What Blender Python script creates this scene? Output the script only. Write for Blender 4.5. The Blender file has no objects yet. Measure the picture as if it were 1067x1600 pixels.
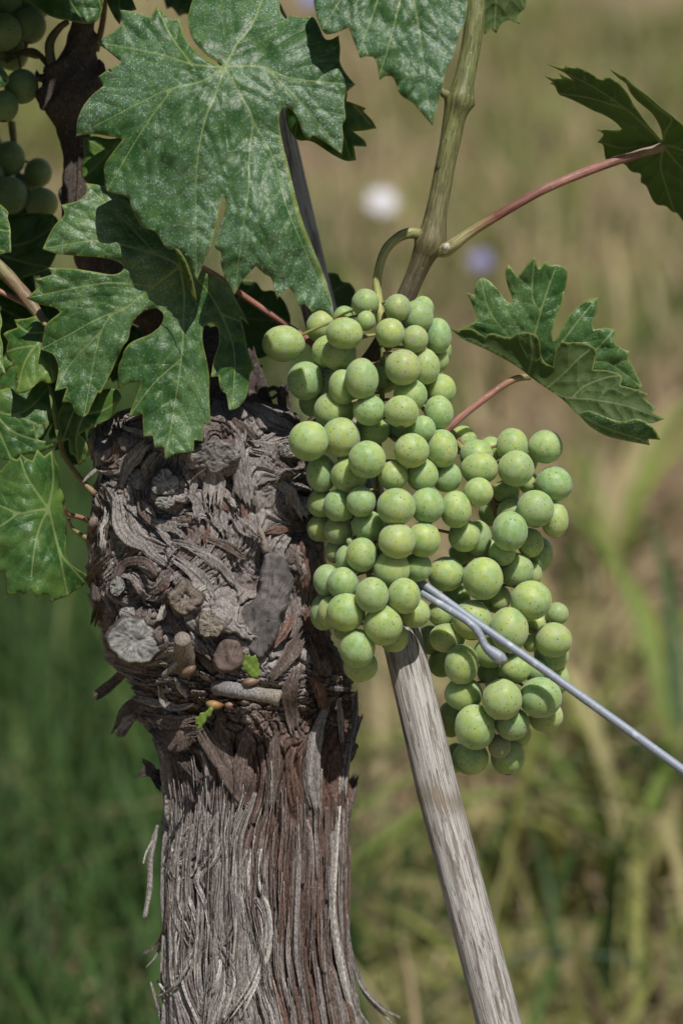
import bpy, math, random
import numpy as np
from mathutils import Vector, Matrix, Quaternion
from mathutils.geometry import delaunay_2d_cdt

random.seed(7)
rng = np.random.default_rng(11)
SC = bpy.context.scene
COL = SC.collection

# ------------------------------------------------------------------ camera
D0 = 1.10                      # metres from the lens to the sharp plane
PX = 0.00024                   # metres per photograph pixel on that plane
PITCH = math.radians(15)
FOCUS = Vector((0, 0, 0.62))
FWD = Vector((0, math.cos(PITCH), -math.sin(PITCH)))
UP = Vector((0, math.sin(PITCH), math.cos(PITCH)))
RIGHT = Vector((1, 0, 0))
CAM = FOCUS - FWD * D0
cd = bpy.data.cameras.new('camera')
cam = bpy.data.objects.new('camera', cd)
COL.objects.link(cam)
cam.matrix_world = Matrix(((RIGHT.x, UP.x, -FWD.x, CAM.x), (RIGHT.y, UP.y, -FWD.y, CAM.y),
                           (RIGHT.z, UP.z, -FWD.z, CAM.z), (0, 0, 0, 1)))
cd.sensor_fit = 'VERTICAL'
cd.sensor_height = 23.5
cd.lens = 23.5 * D0 / (1600 * PX)
cd.clip_start, cd.clip_end = 0.02, 900
cd.dof.use_dof = True
cd.dof.focus_distance = D0 + 0.0
cd.dof.aperture_fstop = 4.9
SC.camera = cam

# ------------------------------------------------------------------ light
SUN_C = Vector((0.20, 0.76, 0.61)).normalized()          # towards the sun: right, up, towards the lens
SUN_W = (RIGHT * SUN_C.x + UP * SUN_C.y - FWD * SUN_C.z).normalized()
elev = math.asin(SUN_W.z)
azim = math.atan2(SUN_W.x, SUN_W.y)
w = bpy.data.worlds.new('World')
SC.world = w
w.use_nodes = True
nt = w.node_tree
bg = nt.nodes['Background']
sky = nt.nodes.new('ShaderNodeTexSky')
sky.sky_type = 'NISHITA'
sky.sun_disc = False
sky.sun_elevation = elev
sky.sun_rotation = azim
nt.links.new(sky.outputs[0], bg.inputs[0])
bg.inputs[1].default_value = 0.05
sl = bpy.data.lights.new('sun', 'SUN')
sl.energy = 4.6
sl.angle = math.radians(0.53)
sl.color = (1.0, 0.96, 0.89)
so = bpy.data.objects.new('sun', sl)
COL.objects.link(so)
so.rotation_euler = SUN_W.to_track_quat('Z', 'Y').to_euler()
so.location = (1, -2, 4)
SC.view_settings.view_transform = 'Standard'
SC.view_settings.look = 'None'
SC.view_settings.gamma = 1
SC.view_settings.exposure = 0.05
SC.cycles.max_bounces = 8
SC.cycles.transparent_max_bounces = 6

# ------------------------------------------------------------------ pixel -> place
R3, U3, F3, C3 = (np.array(v) for v in (RIGHT, UP, FWD, CAM))


def W(x, y, d):
    """photograph pixel + distance in mm behind the sharp plane -> world point(s)"""
    x, y, d = (np.asarray(v, float) for v in (x, y, d))
    D = D0 + d / 1000.0
    s = PX * D / D0
    return C3 + R3 * ((x - 533.5) * s)[..., None] + U3 * ((800 - y) * s)[..., None] + F3 * D[..., None]


def Wv(x, y, d):
    return Vector(W(x, y, d))


def zoomed(ox, oy, sc, pts):
    return [(ox + a / sc, oy + b / sc) for a, b in pts]


# ------------------------------------------------------------------ noise
def _h(ix, iy, seed):
    n = (ix.astype(np.int64) * 374761393 + iy.astype(np.int64) * 668265263 + seed * 974711) & 0x7fffffff
    n = ((n ^ (n >> 13)) * 1274126177) & 0x7fffffff
    n = ((n ^ (n >> 16)) * 2246822519) & 0x7fffffff
    return ((n ^ (n >> 15)) & 0xffffff) / float(0xffffff)


def noise(x, y, seed=0):
    x, y = np.broadcast_arrays(np.asarray(x, float), np.asarray(y, float))
    ix, iy = np.floor(x), np.floor(y)
    fx, fy = x - ix, y - iy
    ux, uy = fx * fx * fx * (fx * (6 * fx - 15) + 10), fy * fy * fy * (fy * (6 * fy - 15) + 10)
    a, b = _h(ix, iy, seed), _h(ix + 1, iy, seed)
    c, d = _h(ix, iy + 1, seed), _h(ix + 1, iy + 1, seed)
    return 2 * ((a + (b - a) * ux) * (1 - uy) + (c + (d - c) * ux) * uy) - 1


def fbm(x, y, seed=0, o=3):
    t, a = 0, 1.0
    for k in range(o):
        t = t + a * noise(np.asarray(x) * 2 ** k, np.asarray(y) * 2 ** k, seed + 17 * k)
        a *= 0.5
    return t / (2 - 2 * 0.5 ** o)


def cells(x, y, seed=0):
    """voronoi: random value of the nearest cell, and F2-F1"""
    ix, iy = np.floor(x), np.floor(y)
    f1 = np.full(x.shape, 9.0)
    f2 = f1.copy()
    rid = np.zeros(x.shape)
    dyc = np.zeros(x.shape)
    for dx in (-1, 0, 1):
        for dy in (-1, 0, 1):
            cx, cy = ix + dx, iy + dy
            px, py = cx + _h(cx, cy, seed), cy + _h(cx, cy, seed + 5)
            dd = np.hypot(px - x, py - y)
            new = dd < f1
            f2 = np.where(new, f1, np.minimum(f2, dd))
            rid = np.where(new, _h(cx, cy, seed + 9), rid)
            dyc = np.where(new, y - py, dyc)
            f1 = np.where(new, dd, f1)
    return rid, f2 - f1, dyc


def sstep(a, b, x):
    t = np.clip((x - a) / (b - a), 0, 1)
    return t * t * (3 - 2 * t)


# ------------------------------------------------------------------ objects
ORIGIN = {}


def link(o, parent, origin):
    COL.objects.link(o)
    origin = Vector(origin)
    ORIGIN[o.name] = origin
    if parent is not None:
        o.parent = parent
        o.location = origin - ORIGIN[parent.name]
    else:
        o.location = origin
    return o


def mesh_obj(name, verts, faces, mat, parent=None, col=None, smooth=True, attrs=None, origin=None):
    verts = np.asarray(verts, float).reshape(-1, 3)
    if origin is None:
        origin = verts.mean(0)
    v = verts - np.asarray(origin)
    me = bpy.data.meshes.new(name)
    faces = np.asarray(faces) if not isinstance(faces, list) else faces
    if isinstance(faces, np.ndarray):
        n, k = faces.shape
        me.vertices.add(len(v))
        me.vertices.foreach_set('co', v.ravel())
        me.loops.add(n * k)
        me.loops.foreach_set('vertex_index', faces.ravel().astype(np.int32))
        me.polygons.add(n)
        me.polygons.foreach_set('loop_start', np.arange(0, n * k, k, dtype=np.int32))
        me.update(calc_edges=True)
    else:
        me.from_pydata(v.tolist(), [], faces)
    if smooth:
        me.polygons.foreach_set('use_smooth', np.ones(len(me.polygons), bool))
    if col is not None:
        c = np.ones((len(v), 4))
        c[:, :3] = col
        me.color_attributes.new('col', 'FLOAT_COLOR', 'POINT').data.foreach_set('color', c.ravel())
    for k, a in (attrs or {}).items():
        me.attributes.new(k, 'FLOAT', 'POINT').data.foreach_set('value', np.asarray(a, np.float32))
    for m in (mat if isinstance(mat, (list, tuple)) else [mat]):
        me.materials.append(m)
    me.update()
    return link(bpy.data.objects.new(name, me), parent, origin)


def empty(name, loc, parent=None):
    o = bpy.data.objects.new(name, None)
    o.empty_display_size = 0.02
    return link(o, parent, loc)


def tag(o, label=None, cat=None, group=None, kind=None):
    for k, v in (('label', label), ('category', cat), ('group', group), ('kind', kind)):
        if v:
            o[k] = v
    return o


def grid_faces(nr, nc, wrap=False):
    i = np.arange(nr - 1)[:, None]
    j = np.arange(nc if wrap else nc - 1)[None, :]
    j2 = (j + 1) % nc
    a, b, c, d = i * nc + j, i * nc + j2, (i + 1) * nc + j2, (i + 1) * nc + j
    return np.stack(np.broadcast_arrays(a, b, c, d), -1).reshape(-1, 4)


def spline(P, n):
    P = np.asarray(P, float)
    if len(P) < 3:
        t = np.linspace(0, 1, n)[:, None]
        return P[0] * (1 - t) + P[-1] * t
    Q = np.vstack([2 * P[0] - P[1], P, 2 * P[-1] - P[-2]])
    seg = np.linalg.norm(np.diff(P[:, :3], axis=0), axis=1)
    cum = np.concatenate([[0], np.cumsum(seg)])
    out = []
    for s in np.linspace(0, cum[-1], n):
        k = min(int(np.searchsorted(cum, s, 'right')) - 1, len(P) - 2)
        t = (s - cum[k]) / max(seg[k], 1e-9)
        a, b, c, d = Q[k], Q[k + 1], Q[k + 2], Q[k + 3]
        out.append(0.5 * (2 * b + (c - a) * t + (2 * a - 5 * b + 4 * c - d) * t * t + (3 * b - a - 3 * c + d) * t ** 3))
    return np.array(out)


def tube_geo(world, rad, ns=12, flat=1.0, caps=True, rough=0.0, seed=0):
    """swept tube, world points and radii in metres"""
    world, rad = np.asarray(world), np.asarray(rad)
    n = len(world)
    T = np.gradient(world, axis=0)
    T /= np.linalg.norm(T, axis=1)[:, None]
    N = np.cross(T[0], F3)
    if np.linalg.norm(N) < 1e-3:
        N = np.cross(T[0], U3)
    N /= np.linalg.norm(N)
    V = []
    for k in range(n):
        N = N - T[k] * (N @ T[k])
        N /= np.linalg.norm(N)
        B = np.cross(T[k], N)
        a = np.linspace(0, 2 * np.pi, ns, endpoint=False)
        rr = rad[k] * (1 + rough * noise(np.cos(a) * 1.6 + k * 0.35, np.sin(a) * 1.6 + 9.1, seed))
        V.append(world[k] + np.outer(np.cos(a) * rr, N) + np.outer(np.sin(a) * rr * flat, B))
    V = np.concatenate(V)
    F = grid_faces(n, ns, True).tolist()
    if caps:
        F.append(list(range(ns))[::-1])
        F.append(list(range((n - 1) * ns, n * ns)))
    return V, F


def tube(name, pts, mat, parent, n=40, ns=14, cols=None, rough=0.0, flat=1.0, seed=0):
    """pts: (px, py, depth mm, radius px); cols: list of colours spread along the length"""
    P = spline(pts, n)
    Wp = W(P[:, 0], P[:, 1], P[:, 2])
    V, F = tube_geo(Wp, np.maximum(P[:, 3], 0.3) * PX, ns, flat, True, rough, seed)
    c = None
    if cols is not None:
        cc = np.asarray(cols, float)
        t = np.linspace(0, 1, n) * (len(cc) - 1)
        k = np.minimum(t.astype(int), len(cc) - 2) if len(cc) > 1 else np.zeros(n, int)
        f = (t - k)[:, None]
        row = cc[k] * (1 - f) + cc[np.minimum(k + 1, len(cc) - 1)] * f
        c = np.repeat(row, ns, 0)
    a = np.linspace(0, 2 * np.pi, ns, endpoint=False)
    arc = np.concatenate([[0], np.cumsum(np.linalg.norm(np.diff(Wp, axis=0), axis=1))]) / PX
    return mesh_obj(name, V, F, mat, parent, c, attrs={'gx': np.tile(np.cos(a) * 6, n), 'gy': np.tile(np.sin(a) * 6, n), 'gz': np.repeat(arc * 0.035, ns)})


# ------------------------------------------------------------------ materials
def newmat(name):
    m = bpy.data.materials.new(name)
    m.use_nodes = True
    t = m.node_tree
    t.nodes.clear()
    out = t.nodes.new('ShaderNodeOutputMaterial')
    return m, t, out


class G:
    """short node helper"""

    def __init__(s, t):
        s.t = t

    def n(s, typ, **kw):
        nd = s.t.nodes.new('ShaderNode' + typ)
        ins = kw.pop('i', {})
        for k, v in kw.items():
            setattr(nd, k, v)
        for k, v in ins.items():
            s.set(nd.inputs[k], v)
        return nd

    def set(s, inp, v):
        if hasattr(v, 'is_output') or isinstance(v, bpy.types.NodeSocket):
            s.t.links.new(v, inp)
        elif isinstance(v, (tuple, list)) and len(v) == 3 and inp.type == 'RGBA':
            inp.default_value = (*v, 1)
        else:
            inp.default_value = v

    def math(s, op, a, b=0.0, c=0.0, clamp=False):
        nd = s.n('Math', operation=op, use_clamp=clamp)
        s.set(nd.inputs[0], a)
        s.set(nd.inputs[1], b)
        s.set(nd.inputs[2], c)
        return nd.outputs[0]

    def step(s, v, a, b, x=0.0, y=1.0):
        nd = s.n('MapRange', interpolation_type='SMOOTHSTEP')
        for k, q in zip((0, 1, 2, 3, 4), (v, a, b, x, y)):
            s.set(nd.inputs[k], q)
        return nd.outputs[0]

    def mix(s, f, a, b, mode='MIX'):
        nd = s.n('Mix', data_type='RGBA', blend_type=mode)
        s.set(nd.inputs[0], f)
        s.set(nd.inputs[6], a)
        s.set(nd.inputs[7], b)
        return nd.outputs[2]

    def noise(s, vec, scale, detail=3, rough=0.55):
        nd = s.n('TexNoise', i={'Scale': scale, 'Detail': detail, 'Roughness': rough})
        s.t.links.new(vec, nd.inputs['Vector'])
        return nd.outputs[0]

    def bump(s, h, strength, dist):
        return s.n('Bump', i={'Height': h, 'Strength': strength, 'Distance': dist}).outputs[0]


def principled(g, out, **i):
    p = g.n('BsdfPrincipled', i=i)
    g.t.links.new(p.outputs[0], out.inputs[0])
    return p


def bark_material(name, tint=(1, 1, 1), lichen=0.25):
    m, t, out = newmat(name)
    g = G(t)
    co = g.n('NewGeometry').outputs['Position']
    mp = g.n('Mapping', i={'Vector': co, 'Scale': (1, 1, 0.22)}).outputs[0]
    a = g.n('Attribute', attribute_name='col').outputs['Color']
    f = g.noise(mp, 1900, 4, 0.65)
    f2 = g.noise(co, 320, 3)
    c = g.mix(1.0, a, g.mix(g.step(f, 0.3, 0.7), (0.48, 0.46, 0.45), (1.45, 1.44, 1.43)), 'MULTIPLY')
    c = g.mix(1.0, c, tint, 'MULTIPLY')
    li = g.step(g.math('MULTIPLY', g.noise(co, 900, 2, 0.6), g.step(f2, 0.45, 0.7)), 0.42, 0.55)
    c = g.mix(g.math('MULTIPLY', li, lichen), c, (0.42, 0.43, 0.38))
    b = g.bump(f, 0.8, 0.0009)
    principled(g, out, **{'Base Color': c, 'Roughness': 0.88, 'Specular IOR Level': 0.22, 'Normal': b})
    return m


def cutwood_material():
    m, t, out = newmat('cut_wood')
    g = G(t)
    co = g.n('TexCoord').outputs['Object']
    a = g.n('Attribute', attribute_name='col').outputs['Color']
    f = g.noise(co, 2200, 4, 0.7)
    f2 = g.noise(co, 350, 3)
    gv = g.n('CombineXYZ', i={k: g.n('Attribute', attribute_name=q).outputs['Fac'] for k, q in enumerate(('gx', 'gy', 'gz'))}).outputs[0]
    rad = g.noise(gv, 1.0, 4, 0.65)
    f = g.math('ADD', g.math('MULTIPLY', f, 0.45), g.math('MULTIPLY', rad, 0.6))
    c = g.mix(1.0, a, g.mix(g.step(f, 0.3, 0.72), (0.42, 0.41, 0.40), (1.4, 1.4, 1.4)), 'MULTIPLY')
    c = g.mix(1.0, c, g.mix(f2, (0.6, 0.6, 0.63), (1.35, 1.35, 1.33)), 'MULTIPLY')
    principled(g, out, **{'Base Color': c, 'Roughness': 0.8, 'Specular IOR Level': 0.25,
                          'Normal': g.bump(f, 0.8, 0.0010)})
    return m


def leaf_material(name, upper):
    """upper: glossy blade dusted with pale spray residue; lower: paler, dull underside"""
    m, t, out = newmat(name)
    g = G(t)
    co = g.n('TexCoord').outputs['Object']
    oi = g.n('ObjectInfo')
    sep = g.n('SeparateColor', i={0: oi.outputs['Color']})
    resid, warm = sep.outputs[0], sep.outputs[1]

    def at(nm):
        return g.n('Attribute', attribute_name=nm).outputs['Fac']
    off = g.n('VectorMath', operation='ADD', i={0: co}).outputs[0]
    nd = off.node
    cmb = g.n('CombineXYZ', i={0: g.math('MULTIPLY', oi.outputs['Random'], 3.0), 1: oi.outputs['Random']})
    t.links.new(cmb.outputs[0], nd.inputs[1])
    big = g.noise(off, 42, 3)
    mid = g.noise(off, 170, 3)
    fine = g.noise(off, 1500, 3, 0.65)
    v1, v2, e = at('v1'), at('v2'), at('edge')
    m1 = g.step(v1, 0.4, 2.1, 1, 0)
    m2 = g.step(v2, 0.2, 1.2, 1, 0)
    vor = g.n('TexVoronoi', feature='DISTANCE_TO_EDGE', i={'Scale': 430.0})
    t.links.new(off, vor.inputs['Vector'])
    net = g.step(vor.outputs['Distance'], 0.0, 0.09, 1, 0)
    if upper:
        c = g.mix(g.step(big, 0.35, 0.65), (0.028, 0.092, 0.018), (0.052, 0.138, 0.024))
        c = g.mix(g.step(mid, 0.4, 0.75), c, (0.078, 0.165, 0.028))
        c = g.mix(g.math('MULTIPLY', warm, g.step(big, 0.42, 0.7)), c, (0.16, 0.27, 0.030))
        c = g.mix(g.math('MULTIPLY', net, 0.12), c, (0.08, 0.16, 0.04))
        c = g.mix(g.math('MULTIPLY', m2, 0.32), c, (0.14, 0.23, 0.06))
        c = g.mix(g.step(e, 1.0, 3.6, 0.8, 0), c, (0.26, 0.31, 0.07))
        # rusty specks
        ru = g.step(g.noise(off, 260, 2), 0.72, 0.78)
        c = g.mix(g.math('MULTIPLY', ru, 0.6), c, (0.14, 0.07, 0.025))
        # spray residue: fine drops that dried into pale specks, thicker in drifts
        vs = g.n('TexVoronoi', feature='F1', i={'Scale': 1150.0, 'Randomness': 1.0})
        t.links.new(off, vs.inputs['Vector'])
        rnd = g.n('SeparateColor', i={0: vs.outputs['Color']}).outputs[0]
        speck = g.math('MULTIPLY', g.step(vs.outputs['Distance'], 0.12, 0.46, 1, 0), g.step(rnd, 0.35, 0.9))
        drift = g.step(g.math('ADD', g.math('MULTIPLY', big, 0.85), g.math('MULTIPLY', mid, 0.28)), 0.44, 0.74, 0.05, 0.9)
        film = g.math('MULTIPLY', drift, g.step(fine, 0.36, 0.68))
        rs = g.math('MULTIPLY', resid, g.math('ADD', g.math('MULTIPLY', film, 0.36), g.math('MULTIPLY', speck, g.math('MULTIPLY_ADD', drift, 0.85, 0.30))), clamp=True)
        c = g.mix(rs, c, (0.48, 0.60, 0.67))
        c = g.mix(g.math('MULTIPLY', m1, 0.75), c, (0.28, 0.36, 0.13))
        rough = g.math('MULTIPLY_ADD', rs, 0.25, 0.39)
        trans = (0.18, 0.34, 0.02)
        spec, wt = 0.42, 0.34
    else:
        c = g.mix(g.step(big, 0.35, 0.65), (0.066, 0.115, 0.030), (0.090, 0.140, 0.042))
        c = g.mix(g.math('MULTIPLY', net, 0.25), c, (0.13, 0.18, 0.07))
        c = g.mix(g.math('MULTIPLY', m2, 0.4), c, (0.18, 0.23, 0.10))
        c = g.mix(g.math('MULTIPLY', m1, 0.65), c, (0.26, 0.30, 0.15))
        c = g.mix(g.step(e, 0.8, 3.0, 0.7, 0), c, (0.26, 0.30, 0.09))
        rough, trans, spec, wt = 0.62, (0.16, 0.32, 0.015), 0.3, 0.40
    h = g.math('ADD', g.math('MULTIPLY', net, -0.35 if upper else 0.5), g.math('MULTIPLY', fine, 0.5))
    h = g.math('ADD', h, g.math('MULTIPLY', m2, -0.8 if upper else 0.9))
    b = g.bump(h, 0.24, 0.0006)
    p = g.n('BsdfPrincipled', i={'Base Color': c, 'Roughness': rough, 'Specular IOR Level': spec, 'Normal': b})
    tr = g.n('BsdfTranslucent', i={'Color': g.mix(g.math('MULTIPLY', g.math('MAXIMUM', m1, m2), 0.4), trans, (0.16, 0.26, 0.05)), 'Normal': b})
    mx = g.n('MixShader', i={0: wt, 1: p.outputs[0], 2: tr.outputs[0]})
    t.links.new(mx.outputs[0], out.inputs[0])
    return m


def grape_material():
    m, t, out = newmat('grape_skin')
    g = G(t)
    co = g.n('TexCoord').outputs['Object']
    oi = g.n('ObjectInfo')
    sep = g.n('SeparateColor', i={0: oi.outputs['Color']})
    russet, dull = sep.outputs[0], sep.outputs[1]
    cmb = g.n('CombineXYZ', i={0: g.math('MULTIPLY', oi.outputs['Random'], 57.0), 1: g.math('MULTIPLY', oi.outputs['Random'], 23.0), 2: 3.1})
    nd = g.n('VectorMath', operation='ADD', i={0: co})
    t.links.new(cmb.outputs[0], nd.inputs[1])
    v = nd.outputs[0]
    big = g.noise(v, 1.1, 2)
    mid = g.noise(v, 3.5, 3)
    fine = g.noise(v, 26, 2)
    c = g.mix(g.step(big, 0.32, 0.68), (0.235, 0.355, 0.100), (0.385, 0.450, 0.120))
    c = g.mix(g.step(oi.outputs['Random'], 0.35, 1.0, 0, 0.6), c, (0.215, 0.345, 0.145))
    c = g.mix(g.step(oi.outputs['Random'], 0.0, 0.3, 0.4, 0), c, (0.39, 0.42, 0.15))
    # waxy bloom, rubbed off in places
    bl = g.math('MULTIPLY', g.step(mid, 0.34, 0.70), g.math('MULTIPLY_ADD', fine, 0.5, 0.25))
    c = g.mix(g.math('MULTIPLY', bl, 0.80), c, (0.38, 0.49, 0.41))
    c = g.mix(g.math('MULTIPLY', dull, 0.65), c, (0.15, 0.21, 0.10))  # painted shade of the upper left bunches; also the withered berry's dull skin
    # russet dusty patches
    rp = g.math('MULTIPLY', russet, g.step(g.math('ADD', g.math('MULTIPLY', mid, 0.6), g.math('MULTIPLY', fine, 0.45)), 0.44, 0.68))
    c = g.mix(g.math('MULTIPLY', rp, 0.75), c, (0.30, 0.25, 0.19))
    # lenticels
    dots = 0.0
    for sc, lo, hi, r in ((5.0, 0.032, 0.057, 0.42), (8.5, 0.034, 0.060, 0.52)):
        vo = g.n('TexVoronoi', feature='F1', i={'Scale': sc})
        t.links.new(v, vo.inputs['Vector'])
        cs = g.n('SeparateColor', i={0: vo.outputs['Color']})
        rad = g.math('MULTIPLY', cs.outputs[1], 1.8)
        dist = g.math('DIVIDE', vo.outputs['Distance'], g.math('ADD', rad, 0.7))
        d = g.math('MULTIPLY', g.step(dist, lo * 1.6, hi * 2.3, 1, 0), g.step(cs.outputs[0], r, r + 0.05))
        dots = g.math('MAXIMUM', dots, d)
    # scars: a few ragged brown scratches
    vo = g.n('TexVoronoi', feature='F1', i={'Scale': 1.5})
    t.links.new(v, vo.inputs['Vector'])
    cs = g.n('SeparateColor', i={0: vo.outputs['Color']}).outputs[0]
    scar = g.math('MULTIPLY', g.step(g.math('MULTIPLY_ADD', fine, 0.35, vo.outputs['Distance']), 0.22, 0.32, 1, 0), g.step(cs, 0.45, 0.55))
    scar = g.math('MULTIPLY', scar, g.step(g.noise(v, 14, 3), 0.46, 0.56))
    c = g.mix(g.math('MULTIPLY', scar, 0.7), c, (0.115, 0.085, 0.045))
    c = g.mix(g.math('MULTIPLY', dots, 0.9), c, (0.045, 0.048, 0.028))
    # dried flower scar at the free end
    z = g.n('SeparateXYZ', i={0: co}).outputs[2]
    c = g.mix(g.step(z, -0.985, -0.972, 1, 0), c, (0.09, 0.06, 0.03))
    # white flecks
    fl = g.step(g.noise(v, 34, 1), 0.745, 0.79)
    c = g.mix(g.math('MULTIPLY', fl, 0.55), c, (0.62, 0.66, 0.56))
    rough = g.math('MULTIPLY_ADD', bl, 0.25, 0.42)
    p = principled(g, out, **{'Base Color': c, 'Roughness': rough, 'Specular IOR Level': 0.27,
                              'Subsurface Weight': 0.75, 'Subsurface Radius': (0.95, 1.0, 0.28), 'Subsurface Scale': 0.0075,
                              'Sheen Weight': 0.18, 'Sheen Roughness': 0.45, 'Normal': g.bump(fine, 0.05, 0.0004)})
    p.inputs['Sheen Tint'].default_value = (0.75, 0.9, 0.85, 1)
    return m


def stem_material(name, rough=0.5, speck=0.35, scale=1.0):
    m, t, out = newmat(name)
    g = G(t)
    co = g.n('NewGeometry').outputs['Position']
    a = g.n('Attribute', attribute_name='col').outputs['Color']
    f = g.noise(co, 700 * scale, 3)
    f2 = g.noise(co, 160 * scale, 2)
    gv = g.n('CombineXYZ', i={k: g.n('Attribute', attribute_name=q).outputs['Fac'] for k, q in enumerate(('gx', 'gy', 'gz'))}).outputs[0]
    st = g.noise(gv, 0.9, 3, 0.6)
    c = g.mix(1.0, a, g.mix(f2, (0.6, 0.62, 0.6), (1.38, 1.35, 1.38)), 'MULTIPLY')
    c = g.mix(1.0, c, g.mix(g.step(st, 0.3, 0.7), (0.62, 0.58, 0.6), (1.32, 1.34, 1.3)), 'MULTIPLY')
    c = g.mix(g.math('MULTIPLY', g.step(f, 0.62, 0.72), speck), c, (0.42, 0.44, 0.36))
    c = g.mix(g.math('MULTIPLY', g.step(f, 0.36, 0.28), speck), c, (0.05, 0.035, 0.02))
    principled(g, out, **{'Base Color': c, 'Roughness': rough, 'Specular IOR Level': 0.35,
                          'Subsurface Weight': 0.0, 'Normal': g.bump(f, 0.25, 0.0004)})
    return m


def cane_material():
    m, t, out = newmat('weathered_cane')
    g = G(t)
    co = g.n('TexCoord').outputs['Object']

    def at(nm):
        return g.n('Attribute', attribute_name=nm).outputs['Fac']
    u, s = at('u'), at('s')
    vec = g.n('CombineXYZ', i={0: g.math('MULTIPLY', u, 1.0), 1: g.math('MULTIPLY', s, 0.016)}).outputs[0]
    vec2 = g.n('CombineXYZ', i={0: g.math('MULTIPLY', u, 1.0), 1: g.math('MULTIPLY', s, 0.085)}).outputs[0]
    streak = g.noise(vec, 0.42, 5, 0.7)
    patch = g.noise(vec2, 0.11, 4, 0.6)
    fine = g.noise(co, 2300, 2)
    c = g.mix(g.step(streak, 0.38, 0.62), (0.27, 0.245, 0.225), (0.49, 0.47, 0.45))
    worn = g.step(patch, 0.535, 0.575)
    c = g.mix(g.math('MULTIPLY', worn, 0.8), c, (0.15, 0.122, 0.098))
    pits = g.step(g.noise(vec2, 0.30, 3, 0.7), 0.60, 0.66)
    c = g.mix(g.math('MULTIPLY', pits, 0.85), c, (0.075, 0.065, 0.055))
    crack = g.step(g.math('ABSOLUTE', g.math('SUBTRACT', g.noise(vec, 0.16, 2), 0.5)), 0.0, 0.010, 1, 0)
    c = g.mix(g.math('MULTIPLY', crack, 0.7), c, (0.07, 0.055, 0.05))
    node = at('node')
    c = g.mix(g.math('MULTIPLY', node, 0.8), c, g.mix(g.step(streak, 0.4, 0.6), (0.125, 0.12, 0.11), (0.28, 0.22, 0.15)))
    c = g.mix(1.0, c, g.mix(fine, (0.72, 0.72, 0.72), (1.28, 1.28, 1.28)), 'MULTIPLY')
    h = g.math('SUBTRACT', g.math('SUBTRACT', streak, g.math('MULTIPLY', pits, 0.8)), crack)
    principled(g, out, **{'Base Color': c, 'Roughness': 0.72, 'Specular IOR Level': 0.3, 'Normal': g.bump(h, 0.5, 0.0006)})
    return m


def wire_material():
    m, t, out = newmat('galvanised_wire')
    g = G(t)
    co = g.n('NewGeometry').outputs['Position']
    f = g.noise(co, 1300, 3, 0.6)
    f2 = g.noise(co, 250, 3)
    c = g.mix(f, (0.15, 0.175, 0.22), (0.36, 0.40, 0.47))
    c = g.mix(g.step(f2, 0.55, 0.72, 0, 0.6), c, (0.56, 0.57, 0.58))
    principled(g, out, **{'Base Color': c, 'Metallic': 0.25, 'Roughness': 0.6, 'Normal': g.bump(f, 0.2, 0.0003)})
    return m


def plant_material(name, trans=0.4):
    m, t, out = newmat(name)
    g = G(t)
    a = g.n('Attribute', attribute_name='col').outputs['Color']
    p = g.n('BsdfPrincipled', i={'Base Color': a, 'Roughness': 0.55, 'Specular IOR Level': 0.25})
    tr = g.n('BsdfTranslucent', i={'Color': a})
    mx = g.n('MixShader', i={0: trans, 1: p.outputs[0], 2: tr.outputs[0]})
    t.links.new(mx.outputs[0], out.inputs[0])
    return m


def ground_material():
    m, t, out = newmat('dry_soil')
    g = G(t)
    co = g.n('NewGeometry').outputs['Position']
    a, b, d = g.noise(co, 1.6, 4), g.noise(co, 7, 4), g.noise(co, 45, 4, 0.65)
    c = g.mix(g.step(b, 0.35, 0.65), (0.18, 0.120, 0.082), (0.31, 0.215, 0.150))
    c = g.mix(g.step(d, 0.50, 0.66, 0, 0.7), c, (0.42, 0.35, 0.21))
    c = g.mix(g.step(a, 0.42, 0.60, 0, 0.75), c, (0.18, 0.205, 0.06))
    principled(g, out, **{'Base Color': c, 'Roughness': 0.95, 'Specular IOR Level': 0.1, 'Normal': g.bump(d, 0.8, 0.02)})
    return m


M_BARK = bark_material('vine_bark')
M_CUT = cutwood_material()
M_LU, M_LL = leaf_material('leaf_upper_side', True), leaf_material('leaf_under_side', False)
M_GRAPE = grape_material()
M_STEM = stem_material('green_stem')
M_CANE = cane_material()
M_WIRE = wire_material()
M_GRASS = plant_material('grass_blades')
M_PETAL = plant_material('petals', 0.3)
M_SOIL = ground_material()

# ================================================================== setting
gv = np.array([(-300, -300, 0), (300, -300, 0), (300, 500, 0), (-300, 500, 0)], float)
tag(mesh_obj('ground', gv, [[0, 1, 2, 3]], M_SOIL, origin=(0, 0, 0)), 'dry brown vineyard soil with straw litter', kind='structure')


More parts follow.
